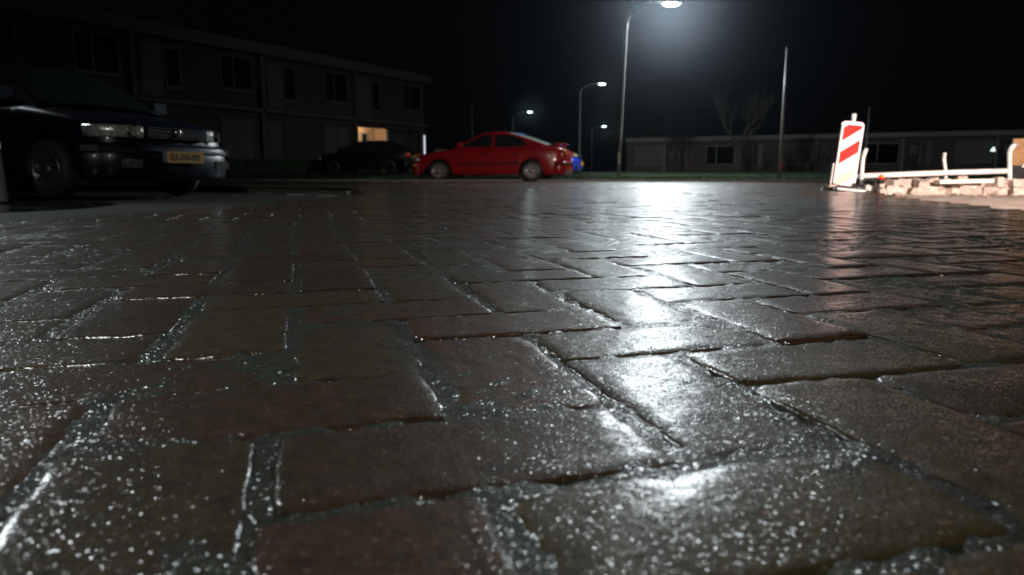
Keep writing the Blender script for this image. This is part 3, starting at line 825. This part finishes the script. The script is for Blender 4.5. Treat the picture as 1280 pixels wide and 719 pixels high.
blue = make_car('parked_car', 'bright blue car with orange indicator, mostly hidden behind the red saloon', M_P_BLUE, s3)
blue.location = (.22, 23.8, vz(.2, 23.8)+.006); blue.rotation_euler.z = R(-14)
beige = make_car('parked_car', 'beige car behind the bonnet of the red saloon', M_P_BEIGE, s3)
beige.location = (-4.4, 45.5, vz(-4, 45)+.006); beige.rotation_euler.z = R(48)
s5 = dict(hatch); s5['rim_mat'] = M_TRIM; s5['signal_mat'] = M_TRIM
dark = make_car('parked_car', 'black car silhouetted against the warmly lit porch', mat('dull_black_paint', (.004,.004,.005), .5, .1, 3, spec=.2), s5)
dark.location = (-6.1, 30, vz(-6, 30)+.006); dark.rotation_euler.z = R(168); dark.scale = (1, 1, .93)

# ------------------------------------------------------------------ two-storey terrace on the left
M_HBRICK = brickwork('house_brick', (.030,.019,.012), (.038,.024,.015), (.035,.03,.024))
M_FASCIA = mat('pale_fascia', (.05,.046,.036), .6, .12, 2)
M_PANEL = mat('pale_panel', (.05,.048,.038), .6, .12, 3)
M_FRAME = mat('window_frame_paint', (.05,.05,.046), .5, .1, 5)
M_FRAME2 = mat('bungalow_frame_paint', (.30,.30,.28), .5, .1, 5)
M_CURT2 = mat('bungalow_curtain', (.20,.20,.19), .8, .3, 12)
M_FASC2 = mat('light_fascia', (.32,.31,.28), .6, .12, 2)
M_PANE = mat('window_glass', (.006,.007,.009), .03, .2, 3, coat=.3, rvar=.01)
M_CURT = mat('net_curtain', (.055,.053,.042), .8, .3, 12)
M_DOOR = mat('dark_door', (.03,.035,.03), .5, .2, 5)
M_ROOF = mat('roof_felt', (.04,.04,.04), .8, .2, 5)
M_WARM = mat('warm_porch_wall', (.60,.42,.27), .7, .12, 6)
def window(t, x0, x1, z0, z1, mull=(), trans=None, curtain=False, y=0.0, frame=None, pm=None):
    fr = frame or M_FRAME; w = .06; q = MB()
    q.box(x0, x0+w, y-.03, y+.06, z0, z1).box(x1-w, x1, y-.03, y+.06, z0, z1).box(x0+w, x1-w, y-.03, y+.06, z0, z0+w).box(x0+w, x1-w, y-.03, y+.06, z1-w, z1)
    for mx in mull: q.box(mx-w/2, mx+w/2, y-.027, y+.055, z0+w, z1-w)
    if trans: q.box(x0+w, x1-w, y-.024, y+.05, trans-w/2, trans+w/2)
    wo = q.build('window', fr, t)
    xs_ = [x0+w]+sorted(mull)+[x1-w]
    for a, b_ in zip(xs_[:-1], xs_[1:]):
        zs_ = [z0+w, z1-w] if not trans else [z0+w, trans, z1-w]
        for c, d in zip(zs_[:-1], zs_[1:]):
            MB().box(a+.002, b_-.002, y+.015, y+.025, c+.002, d-.002).build('pane', pm or M_PANE, wo)
    if curtain:
        cm = MB(); n = 24; vs = []
        for i in range(n+1):
            x = x0+.05+(x1-x0-.1)*i/n; yy = y-.0015+.0*math.sin(i)
            vs += [(x, y+.008+.003*math.sin(i*2.4), z0+.06), (x, y+.008+.003*math.sin(i*2.4), z1-.06)]
        cm.add(vs, [(2*i, 2*i+2, 2*i+3, 2*i+1) for i in range(n)], None, True); cm.build('curtain', M_CURT2 if frame is M_FRAME2 else M_CURT, wo)
    q = MB(); q.box(x0-.05, x1+.05, y-.09, y+.02, z0-.07, z0-.003); q.build('sill', M_FRAME, wo)
    return wo
FA = Vector((-15.9, 22.8)); FDIR = math.atan2(18.2, 10.8)-R(.85)
MODW = 5.66; BASE = .12
def terrace_house(k, label, lit=False, s0=None):
    s = -1.75+k*MODW
    t = thing('terraced_house', label, 'house', (FA.x+math.cos(FDIR)*s, FA.y+math.sin(FDIR)*s, BASE), FDIR, 'two-storey terraced houses on the left')
    # local x along the facade, +y into the house (behind), -y towards the street
    Wd = MODW-.01; H = 5.48
    wall = MB()
    ops = [(1.35, 2.05, 3.35, 4.85), (3.75, 5.35, 3.55, 4.95)]
    wy = (0.03, .3)
    def wallrow(z0, z1, gaps):
        x = 0.0
        for a, b_ in gaps+[(Wd, Wd)]:
            if a > x+.01: wall.box(x, a, wy[0], wy[1], z0, z1)
            x = b_
    wallrow(2.9, 3.35, []); wallrow(3.35, 3.55, [(1.35, 2.05)]); wallrow(3.55, 4.85, [(1.35, 2.05), (3.75, 5.35)]); wallrow(4.85, 4.95, [(3.75, 5.35)]); wallrow(4.95, H-.35, [])
    if lit:
        wallrow(2.5, 2.9, []); wallrow(0, 2.5, [(.32, Wd-.3)])
    else:
        wallrow(2.45, 2.9, []); wallrow(.55, 2.45, [(.3, 1.25), (3.6, 5.35)]); wallrow(0, .55, [(.3, 1.25)])
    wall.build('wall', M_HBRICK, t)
    MB().box(0, Wd, .31, 8.5, 0 if not lit else 2.91, H-.4).build('house_block', M_HBRICK, t)
    MB().box(-.0, Wd, -.45, 8.6, H-.02, H+.05).build('roof', M_ROOF, t)
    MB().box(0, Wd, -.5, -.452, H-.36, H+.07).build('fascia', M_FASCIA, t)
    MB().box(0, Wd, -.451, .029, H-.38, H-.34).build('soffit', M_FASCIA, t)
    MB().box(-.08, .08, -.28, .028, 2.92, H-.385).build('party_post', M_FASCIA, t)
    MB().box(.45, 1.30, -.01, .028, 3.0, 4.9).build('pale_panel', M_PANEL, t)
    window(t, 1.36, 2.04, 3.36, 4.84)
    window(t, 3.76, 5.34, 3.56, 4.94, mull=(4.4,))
    MB().box(.1, Wd, -.30, .028, 2.74, 2.88).build('canopy', M_FASCIA, t)
    MB().box(-.08, .08, -.20, .028, 0, 2.73).build('party_post', M_FASCIA, t)
    if not lit:
        d = MB().box(.32, 1.23, .05, .11, .02, 2.43).build('front_door', M_DOOR, t)
        MB().box(.55, 1.0, .035, .048, 1.2, 2.2).build('pane', M_CURT, d)
        MB().box(1.1, 1.16, .0, .048, 1.02, 1.14).build('handle', M_CHROME, d)
        window(t, 3.62, 5.33, .56, 2.43, mull=(4.5,), curtain=True)
    else:
        # open porch, warm lamp inside
        dp = 1.15
        MB().box(.32, Wd-.3, dp, dp+.1, 0, 2.85).build('porch_back_wall', M_WARM, t)
        MB().box(2.75, 2.9, .33, dp-.01, 0, 2.85).build('porch_divider', M_WARM, t)
        MB().box(.2, .315, .33, dp-.01, 0, 2.85).build('porch_side_wall', M_WARM, t)
        MB().box(Wd-.29, Wd-.05, .33, dp-.01, 0, 2.85).build('porch_side_wall', M_PANEL, t)
        MB().box(.32, Wd-.3, .31, dp-.01, 2.86, 2.9).build('porch_ceiling', M_FRAME, t)
        w = window(t, 1.62, 2.12, .9, 2.3, trans=1.6, y=dp-.08, frame=M_FASC2)
        d = MB().box(2.95, Wd-.32, .75, .85, 0, 2.48).build('garage_door', M_DOOR, t)
        lampo = thing('porch_lamp', 'warm lamp under the ceiling of the open porch', 'lamp', (0,0,0))
        Mx = Matrix.Translation((t.location.x, t.location.y, BASE)) @ Matrix.Rotation(FDIR, 4, 'Z')
        pos = Mx @ Vector((1.3, .6, 2.70)); lampo.location = pos
        MB().lathe([(.0, .0), (.09, .01), (.12, .05), (.12, .10), (0, .12)], 16).build('lamp_shade', lamp_mat('porch_lamp_light', (1, .72, .42), 95), lampo)
        # added glowing strip at the corner post, stands in for the lit end wall
        tl = thing('lit_wall_strip', 'narrow white glowing strip in place of the lit end wall of the terrace', 'light')
        tl.location = Mx @ Vector((Wd-.16, -.10, .55))
        MB().tube([(0,0,0), (0,0,1.75)], .045, 10).build('tube', lamp_mat('lit_wall_glow', (.85,.88,1), .75), tl)
        MB().box(-.06, .06, .03, .12, -.05, 1.85).build('backplate', M_FASCIA, tl)
    return t
labs = ['end house of the left terrace partly outside the frame, behind the dark blue hatchback', 'terraced house above the bonnet of the dark blue hatchback',
        'terraced house directly right of the hatchback, dark windows and pale ground floor curtain', 'last house of the left terrace, with the warmly lit open porch']
for k in range(4): terrace_house(k, labs[k], lit=(k == 3))
# low hedge in front of the terrace
rh = random.Random(3)
def hedge(name, x0, y0, x1, y1, w, h, n, label, cat='hedge', z=0.0):
    d = Vector((x1-x0, y1-y0)); Ln = d.length; a = math.atan2(d.y, d.x)
    t = thing(name, label, cat, (x0, y0, z), a)
    q = MB(); vs = []; fs = []
    for _ in range(n):
        u = rh.random()*Ln; hh = h*(1+.12*noise.noise(Vector((u*1.3, 0, 7))))
        # leaves near the surface of the hedge body
        s_ = rh.random()
        if s_ < .45: y, zz = -w/2+rh.gauss(0, .03), rh.uniform(0, hh)
        elif s_ < .9: y, zz = rh.uniform(-w/2, w/2), hh+rh.gauss(0, .03)
        else: y, zz = rh.uniform(-w/2, w/2), rh.uniform(0, hh)
        sz = rh.uniform(.03, .06); ax = Vector((rh.gauss(0,1), rh.gauss(0,1), rh.gauss(0,1))).normalized(); bx = ax.orthogonal().normalized()*sz; ax *= sz*.6
        c = Vector((u, y, zz)); k = len(vs); vs += [c-bx, c+ax, c+bx, c-ax]; fs.append((k, k+1, k+2, k+3))
    q.add(vs, fs); q.build('leaves', M_LEAF, t)
    q = MB(); q.box(0, Ln, -w/2+.06, w/2-.06, 0, h*.88); q.build('core', mat('hedge_core', (.012,.016,.008), .9), t)
    return t
hd = Vector((math.cos(FDIR), math.sin(FDIR))); nn_ = Vector((hd.y, -hd.x))
a0 = FA+hd*1.0+nn_*2.2; a1 = FA+hd*14.6+nn_*2.2
hedge('hedge', a0.x, a0.y, a1.x, a1.y, .5, .75, 9000, 'low clipped dark hedge in front of the left terrace')

# ------------------------------------------------------------------ low row of bungalows on the right
BA = Vector((PZ(783, 58, 1), 58.0)); BB = Vector((PZ(1300, 47, 1), 47.0))
bd = (BB-BA); BL = bd.length; bdir = math.atan2(bd.y, bd.x)
M_BRICK2 = brickwork('bungalow_brick', (.15,.10,.075), (.18,.12,.09), (.18,.17,.15))
blabs = ['first bungalow of the far row, end brick wall nearest the bright lamp pole', 'bungalow behind the bare forked tree', 'bungalow behind the bare grey metal pole', 'bungalow directly behind the red and white beacon', 'last bungalow of the far row, above the rubble at the right edge of the photo']
nb = 5; bw_ = BL/nb
for k in range(nb):
    o_ = BA+bd.normalized()*bw_*k
    t = thing('bungalow', blabs[k], 'house', (o_.x, o_.y, .33), bdir, 'low bungalows in the far row')
    q = MB(); Wd = bw_-.02; H = 2.75
    q.box(0, .7, 0, .25, 0, H-.3).box(2.9, 3.3, 0, .25, 0, H-.3).box(.7, 2.9, 0, .25, 0, .65).box(.7, 2.9, 0, .25, 2.15, H-.3).box(3.3, 4.2, 0, .25, 2.15, H-.3).box(4.2, 4.6, 0, .25, 0, H-.3).box(4.6, Wd-.7, 0, .25, 0, .5).box(4.6, Wd-.7, 0, .25, 2.2, H-.3).box(Wd-.7, Wd, 0, .25, 0, H-.3)
    q.build('wall', M_BRICK2, t)
    MB().box(0, Wd, .26, 7, 0, H-.31).build('house_block', M_BRICK2, t)
    MB().box(-.02, Wd+.02, -.4, 7.2, H-.05, H+.05).build('roof', M_ROOF, t)
    MB().box(0, Wd, -.46, -.402, H-.26, H+.08).build('fascia', M_FASC2, t)
    window(t, .71, 2.89, .66, 2.14, mull=(1.5,), y=.06, curtain=(k % 2 == 0), frame=M_FRAME2); d = MB().box(3.31, 4.19, .08, .14, 0, 2.14).build('front_door', M_DOOR, t)
    MB().box(3.5, 4.0, .065, .078, 1.3, 1.95).build('pane', M_CURT2, d)
    window(t, 4.61, Wd-.71, .51, 2.19, mull=((4.61+Wd-.71)/2, Wd-1.4), y=.06, curtain=(k != 3), frame=M_FRAME2)
    MB().box(3.02, 3.14, -.12, -.003, 0, H-.31).build('downpipe', M_FASC2, t)
# added glowing triangle on the far row, stands in for a reflected glint
wl = thing('glint_triangle', 'small glowing triangle in place of a glint on the last bungalow, above the rubble', 'lamp', P(1241, 187, 47.2))
MB().prism([(-.14, -.10), (.16, -.12), (.05, .16)], -.05, .05, 'y').build('lamp_glass', lamp_mat('glint_glow', (.8,1,1), 1.6), wl)
MB().box(-.05, .05, .05, .5, -.08, .04).build('bracket', M_DARK, wl)

# ------------------------------------------------------------------ trees
def bare_tree(px, Y, h, rad, label, seed, z=.3, spread=1.0, first=None):
    rs = random.Random(seed); t = thing('bare_tree', label, 'tree', (PZ(px, Y, z), Y, z))
    th_ = h*.36
    MB().tube([(0,0,0), (.03,0,th_*.4), (-.02,0,th_*.8), (0,0,th_)], [rad*1.25, rad, rad*.9, rad*.95], 10).build('trunk', M_TREE, t)
    q = MB()
    def br(p, d, L_, r_, lev):
        pts = [p]; dd = d.copy()
        n = 4
        for i in range(n):
            dd = (dd+Vector((rs.gauss(0, .12), rs.gauss(0, .12), .06))).normalized(); pts.append(pts[-1]+dd*L_/n)
        q.tube(pts, [r_*(1-.55*i/n) for i in range(n+1)], 6 if lev < 2 else 4)
        if lev >= 3: return
        for i in range(2, n+1):
            for _ in range(2 if lev else 2):
                a = rs.uniform(0, 6.28); side = Vector((math.cos(a), math.sin(a), .5))
                br(pts[i], (dd+side*.75*spread).normalized(), L_*.6, r_*.42, lev+1)
    dirs = first or [(-.75, 0, .9), (.6, .2, .9), (-.1, -.4, 1), (.15, .5, 1)]
    for d in dirs: br(Vector((0, 0, th_-.05)), Vector(d).normalized(), h*.42, rad*.62, 0)
    q.build('crown', M_TREE, t)
bare_tree(923, 36, 3.7, .13, 'bare tree with a forked leafless crown in front of the bungalows', 4, first=[(-.85,0,1.0),(.7,.1,.85),(.15,-.4,1)])
bare_tree(852, 50, 4.0, .10, 'thin bare tree by the first bungalow', 9)
def bush(px, Y, w, h, label, seed, z=.3):
    rs = random.Random(seed); t = thing('bush', label, 'bush', (PZ(px, Y, z), Y, z))
    MB().tube([(0,0,0), (0,0,h*.5)], .07, 8).build('stem', M_TREE, t)
    vs = []; fs = []
    cl = [(rs.gauss(0, w*.26), rs.gauss(0, w*.2), rs.uniform(.25, .95)*h, rs.uniform(.25, .45)*w) for _ in range(14)]
    for _ in range(5200):
        c = rs.choice(cl); d = Vector((rs.gauss(0,1), rs.gauss(0,1), rs.gauss(0,1))).normalized()*c[3]*rs.uniform(.5, 1.05)
        p = Vector((c[0], c[1], c[2]))+d*Vector((1, 1, .8)).length/1.6
        if p.z < .05: continue
        ax = Vector((rs.gauss(0,1), rs.gauss(0,1), rs.gauss(0,1))).normalized(); b_ = ax.orthogonal().normalized()*.09; ax *= .05
        k = len(vs); vs += [p-b_, p+ax, p+b_, p-ax]; fs.append((k, k+1, k+2, k+3))
    q = MB(); q.add(vs, fs); q.build('crown', M_LEAF, t)
bush(803, 64, 3.2, 4.4, 'dark evergreen bush rising behind the first bungalow', 2)

# ------------------------------------------------------------------ road works: beacon, barrier, rubble
M_RW = mat('beacon_white_sheeting', (.80,.78,.76), .45, .06, 18)
M_RR = mat('beacon_red_sheeting', (.45,.022,.016), .55, .08, 18, spec=.1)
M_BARR = mat('worn_white_paint', (.80,.76,.73), .6, .25, 12, .002, 60)
M_RUB = mat('rubber_foot', (.035,.033,.033), .8, .3, 12, .003, 60)
by = 6.75
bt = thing('traffic_beacon', 'leaning red and white striped beacon board beside the road works', 'traffic beacon', (PZ(1053, by, 0), by, -.008), rot=(R(-3), R(5.5), R(-6)))
bw2, z0, z1 = .100, .045, .66
outer = []
for k in range(7):
    th = math.pi*k/6/2; outer.append((bw2-.035+.035*math.cos(th), z1-.035+.035*math.sin(th)))
for k in range(7):
    th = math.pi/2+math.pi*k/6/2; outer.append((-bw2+.035+.035*math.cos(th), z1-.035+.035*math.sin(th)))
outer += [(-bw2, z0+.03), (-bw2*.45, z0+.012), (-.02, z0-.018), (.02, z0-.018), (bw2*.45, z0+.012), (bw2, z0+.03)]
board = MB().prism(outer, -.018, .018, 'y').build('board', M_RW, bt)
def stripe(zc, hh=.125, sl=.13, cut_top=None, m_=None):
    # band rising to the right, clipped to the board face
    iw = bw2-.016; poly = [(-iw, zc-hh/2-sl/2), (iw, zc-hh/2+sl/2), (iw, zc+hh/2+sl/2), (-iw, zc+hh/2-sl/2)]
    if cut_top:
        out = []
        n = len(poly)
        for i in range(n):
            a, b_ = poly[i], poly[(i+1) % n]
            if a[1] <= cut_top: out.append(a)
            if (a[1]-cut_top)*(b_[1]-cut_top) < 0:
                f = (cut_top-a[1])/(b_[1]-a[1]); out.append((a[0]+(b_[0]-a[0])*f, cut_top))
        poly = out
    q = MB(); q.prism(poly, -.0195, -.0182, 'y'); q.build('red_stripe', m_ or M_RR, board)
stripe(.60, .13, .13, cut_top=z1-.03); stripe(.375, .12, .13); stripe(.14, .10, .11, m_=mat('overexposed_red_sheeting', (.75,.42,.33), .5, .3, 14))  # glare on the bottom stripe is mixed into its paler colour
MB().tube([(0,0,z1-.01), (0,0,z1+.075)], [.020, .020], 10).build('handle', M_RW, bt)
MB().box(-.125, -.116, -.01, .03, .0, .26).build('side_rail', M_BARR, bt)
q = MB(); q.prism([(-.15, 0), (.15, 0), (.13, .035), (-.13, .035)], -.22, .20, 'y'); q.box(-.13, .13, -.03, .03, .035, .06); q.build('rubber_foot', M_RUB, bt)
MB().box(-.128, .128, -.235, -.222, -.0, .018).build('foot_rim', M_BARR, bt)

bar = thing('barrier', 'low worn white tube barrier with two rails standing in the rubble', 'barrier', (0, 0, 0))
def bp(px, py, Y): return P(px, py, Y)
y_r = 6.85
MB().tube([bp(1077, 231, 6.8), bp(1077, 222, 6.8), bp(1078, 205, 6.8), bp(1079, 197, 6.8), bp(1083, 186, 6.8)], [.018,.018,.018,.018,.016], 10).build('post', M_BARR, bar)
MB().tube([bp(1182, 232, 6.9), bp(1182, 214, 6.9), bp(1180, 200, 6.9), bp(1181, 191, 6.9)], .015, 10).build('post', M_BARR, bar)
MB().tube([bp(1262, 236, 6.9), bp(1262, 215, 6.9), bp(1262, 190, 6.9), bp(1266, 183, 6.9), bp(1270, 181, 6.95)], .020, 10).build('post', M_BARR, bar)
MB().tube([bp(1066, 220.5, 6.86), bp(1130, 218, 6.86), bp(1200, 215.5, 6.86), bp(1258, 214, 6.86)], .026, 10).build('rail', M_BARR, bar)
ft = MB(); c_ = bp(1077, 230, 6.78); ft.lathe([(.0, .055), (.03, .05), (.045, .03), (.05, 0)], 14, 'z', Matrix.Translation((c_.x, c_.y, -.02))); ft.build('post_foot', M_BARR, bar)
lr = thing('loose_plank', 'white board lying along the front of the rubble below the barrier rail', 'plank')
a = bp(1171, 227.5, 6.62); b_ = bp(1238, 226, 6.62); d = b_-a
M_ = Matrix.Translation(a) @ d.to_track_quat('X', 'Z').to_matrix().to_4x4()
MB().box(0, d.length, -.05, .05, -.016, .016, M_).build('board', M_RW, lr)
# work light: dark body, red ring, amber lens
wk = thing('warning_lamp', 'small dark warning lamp with red ring tipped over beside the beacon', 'warning lamp', bp(1101, 226, 6.55))
MB().tube([(-.14, 0, .0), (.0, 0, .012)], .013, 8).build('cable_arm', M_DARK, wk)
MB().lathe([(0, -.03), (.034, -.028), (.036, .0), (.030, .012)], 16).build('body', M_DARK, wk)
MB().lathe([(.030, .010), (.036, .014), (.034, .028), (.020, .03)], 16).build('red_ring', M_RR, wk)
MB().lathe([(.022, .028), (.020, .046), (.010, .056), (0, .058)], 14).build('lens', M_AMBER, wk)
ring = thing('rubber_ring', 'black rubber ring lying at the foot of the first barrier post', 'rubber ring', bp(1079, 236, 6.55))
ring.location.z = -.012
rp = [(.05*math.cos(2*math.pi*k/20), .035*math.sin(2*math.pi*k/20), .012) for k in range(21)]
MB().tube(rp, .011, 8, caps=False).build('loop', M_RUB, ring)

M_RUBBLE = wet_mat('loose_paving_brick', [(.52,.42,.37), (.58,.48,.42), (.46,.35,.30), (.62,.53,.47)], grain=1.5, film=.5, base_rough=.75, coat=.15, coat_rough=.3)
def rubble_mesh(seed, broken):
    rs = random.Random(seed); L_ = .20 if not broken else rs.uniform(.07, .13); W_ = .10; H_ = .075
    mb = MB(); n = (4, 2, 2)
    pts = {}; 
    def pt(i, j, k):
        key = (i, j, k)
        if key not in pts:
            x, y, z = (i/n[0]-.5)*L_, (j/n[1]-.5)*W_, (k/n[2]-.5)*H_
            e = sum((i in (0, n[0]), j in (0, n[1]), k in (0, n[2])))
            s_ = 1-.045*(e >= 2)-.05*(e == 3); v = Vector((x, y*s_, z*s_))
            v.x *= (1-.03*(e >= 2)); v += Vector([noise.noise(Vector((x*30+seed*3, y*30, z*30+q_*9))) for q_ in range(3)])*.006
            if broken and i == n[0]: v.x += rs.uniform(-.03, .01)
            pts[key] = len(mb.v); mb.v.append(tuple(v))
        return pts[key]
    for a in range(n[0]):
        for b_ in range(n[1]):
            for k in (0, n[2]):
                f = [pt(a, b_, k), pt(a+1, b_, k), pt(a+1, b_+1, k), pt(a, b_+1, k)]; mb.f.append(f if k else f[::-1])
    for a in range(n[0]):
        for c in range(n[2]):
            for j in (0, n[1]):
                f = [pt(a, j, c), pt(a+1, j, c), pt(a+1, j, c+1), pt(a, j, c+1)]; mb.f.append(f if not j else f[::-1])
    for b_ in range(n[1]):
        for c in range(n[2]):
            for i in (0, n[0]):
                f = [pt(i, b_, c), pt(i, b_+1, c), pt(i, b_+1, c+1), pt(i, b_, c+1)]; mb.f.append(f if i else f[::-1])
    mb.sm = [False]*len(mb.f)
    me = bpy.data.meshes.new('loose_brick'); me.from_pydata(mb.v, [], mb.f); me.materials.append(M_RUBBLE); me.update()
    return me
RM = [rubble_mesh(s, s % 3 == 2) for s in range(9)]
rr_ = random.Random(12)
def loose(x, y, z, rx, ry, rz, lab, grp):
    o = bpy.data.objects.new('loose_brick', rr_.choice(RM)); COL.objects.link(o); o.location = (x, y, z); o.rotation_euler = (rx, ry, rz)
    tag(o, lab, 'brick', grp)
x = 3.62
LB = 'loose dug-up paving brick in the heap under the white barrier rail'
while x < 6.2:
    d_ = (x-3.62)/2.6
    gap = .74 < (x-3.6)/2.0 < .80
    hgt = 2
    for lv in range(hgt):
        for dp_ in range(3 if lv == 0 else 2):
            if rr_.random() < .04*lv: continue
            loose(x+rr_.gauss(0, .02)+.05*(lv % 2), 6.72+dp_*.13+lv*.07+rr_.gauss(0, .02), .0+lv*.072+(.005 if lv else 0)+rr_.gauss(0, .004)-.01,
                  rr_.gauss(0, .16)+(R(90) if rr_.random() < .2 else 0), rr_.gauss(0, .16), rr_.choice((0, 0, R(90), R(35), R(-40)))+rr_.gauss(0, .25), LB, 'loose bricks heaped under the barrier')
    x += rr_.uniform(.10, .14)
# small fragments strewn in front
M_FR = M_RUBBLE
fm = MB()
for _ in range(170):
    x_ = rr_.uniform(3.3, 7.5); y_ = rr_.gauss(6.35, .25); s_ = abs(rr_.gauss(0, .012))+.006
    vs = [Vector((rr_.gauss(0, s_), rr_.gauss(0, s_), abs(rr_.gauss(0, s_*.7))))+Vector((x_, y_, sandz(x_, y_)+.002)) for _ in range(6)]
    fm.add(vs, [(0,1,2),(0,2,3),(0,3,1),(1,2,4),(2,3,4),(3,1,5),(1,4,5)])
tag(fm.build('brick_rubble', M_FR), 'small brick fragments scattered on the sand before the heap', 'rubble', kind='stuff')
for (x_, y_, a_) in ((3.05, 6.75, .3), (3.36, 6.2, 1.1), (4.9, 6.1, .2)):
    loose(x_, y_, .02, 0, 0, a_, 'single loose brick lying apart on the road side of the heap', 'stray bricks in front of the heap')
# sign board at the right edge
sb = thing('wooden_board', 'tan plywood board on a black stand at the right edge, behind the barrier', 'board', (PZ(1283, 7.3, .3), 7.3, -.01), R(-6))
MB().box(-.15, .22, -.012, .012, .26, .53).build('panel', mat('raw_plywood', (.28,.15,.06), .7, .3, 9), sb)
MB().box(-.14, .22, -.03, -.013+.001, -.02, .259).build('black_skirt', M_DARK, sb)
MB().prism([(-.06, .24), (.02, .245), (-.02, .30)], -.036, -.031, 'y').build('white_triangle', M_RW, sb)

# bollard at the very left, close by
bo = thing('bollard', 'pale grey tapered bollard cut off by the left edge of the photo', 'bollard', (PZ(-6, 5.9, .1), 5.9, -.09))
MB().lathe([(.085, 0), (.082, .05), (.070, .35), (.055, .62), (.0, .64)], 20).build('shaft', mat('bollard_concrete', (.20,.20,.19), .6, .15, 9, .002, 60), bo)
MB().lathe([(.095, -.01), (.095, .018), (.086, .022)], 20).build('collar', M_DARK, bo)

# ------------------------------------------------------------------ damp night air
hm = bpy.data.materials.new('haze'); hm.use_nodes = True; nt = hm.node_tree; nt.nodes.clear()
ov = nt.nodes.new('ShaderNodeOutputMaterial'); pv = nt.nodes.new('ShaderNodeVolumePrincipled')
pv.inputs['Density'].default_value = .0005; pv.inputs['Anisotropy'].default_value = .98; pv.inputs['Color'].default_value = (.75, .86, 1, 1)
nt.links.new(pv.outputs[0], ov.inputs['Volume']); hm.cycles.volume_sampling = 'MULTIPLE_IMPORTANCE'
hz = MB().box(-120, 120, -30, 140, -1.2, 9).build('haze', hm); hz['kind'] = 'stuff'
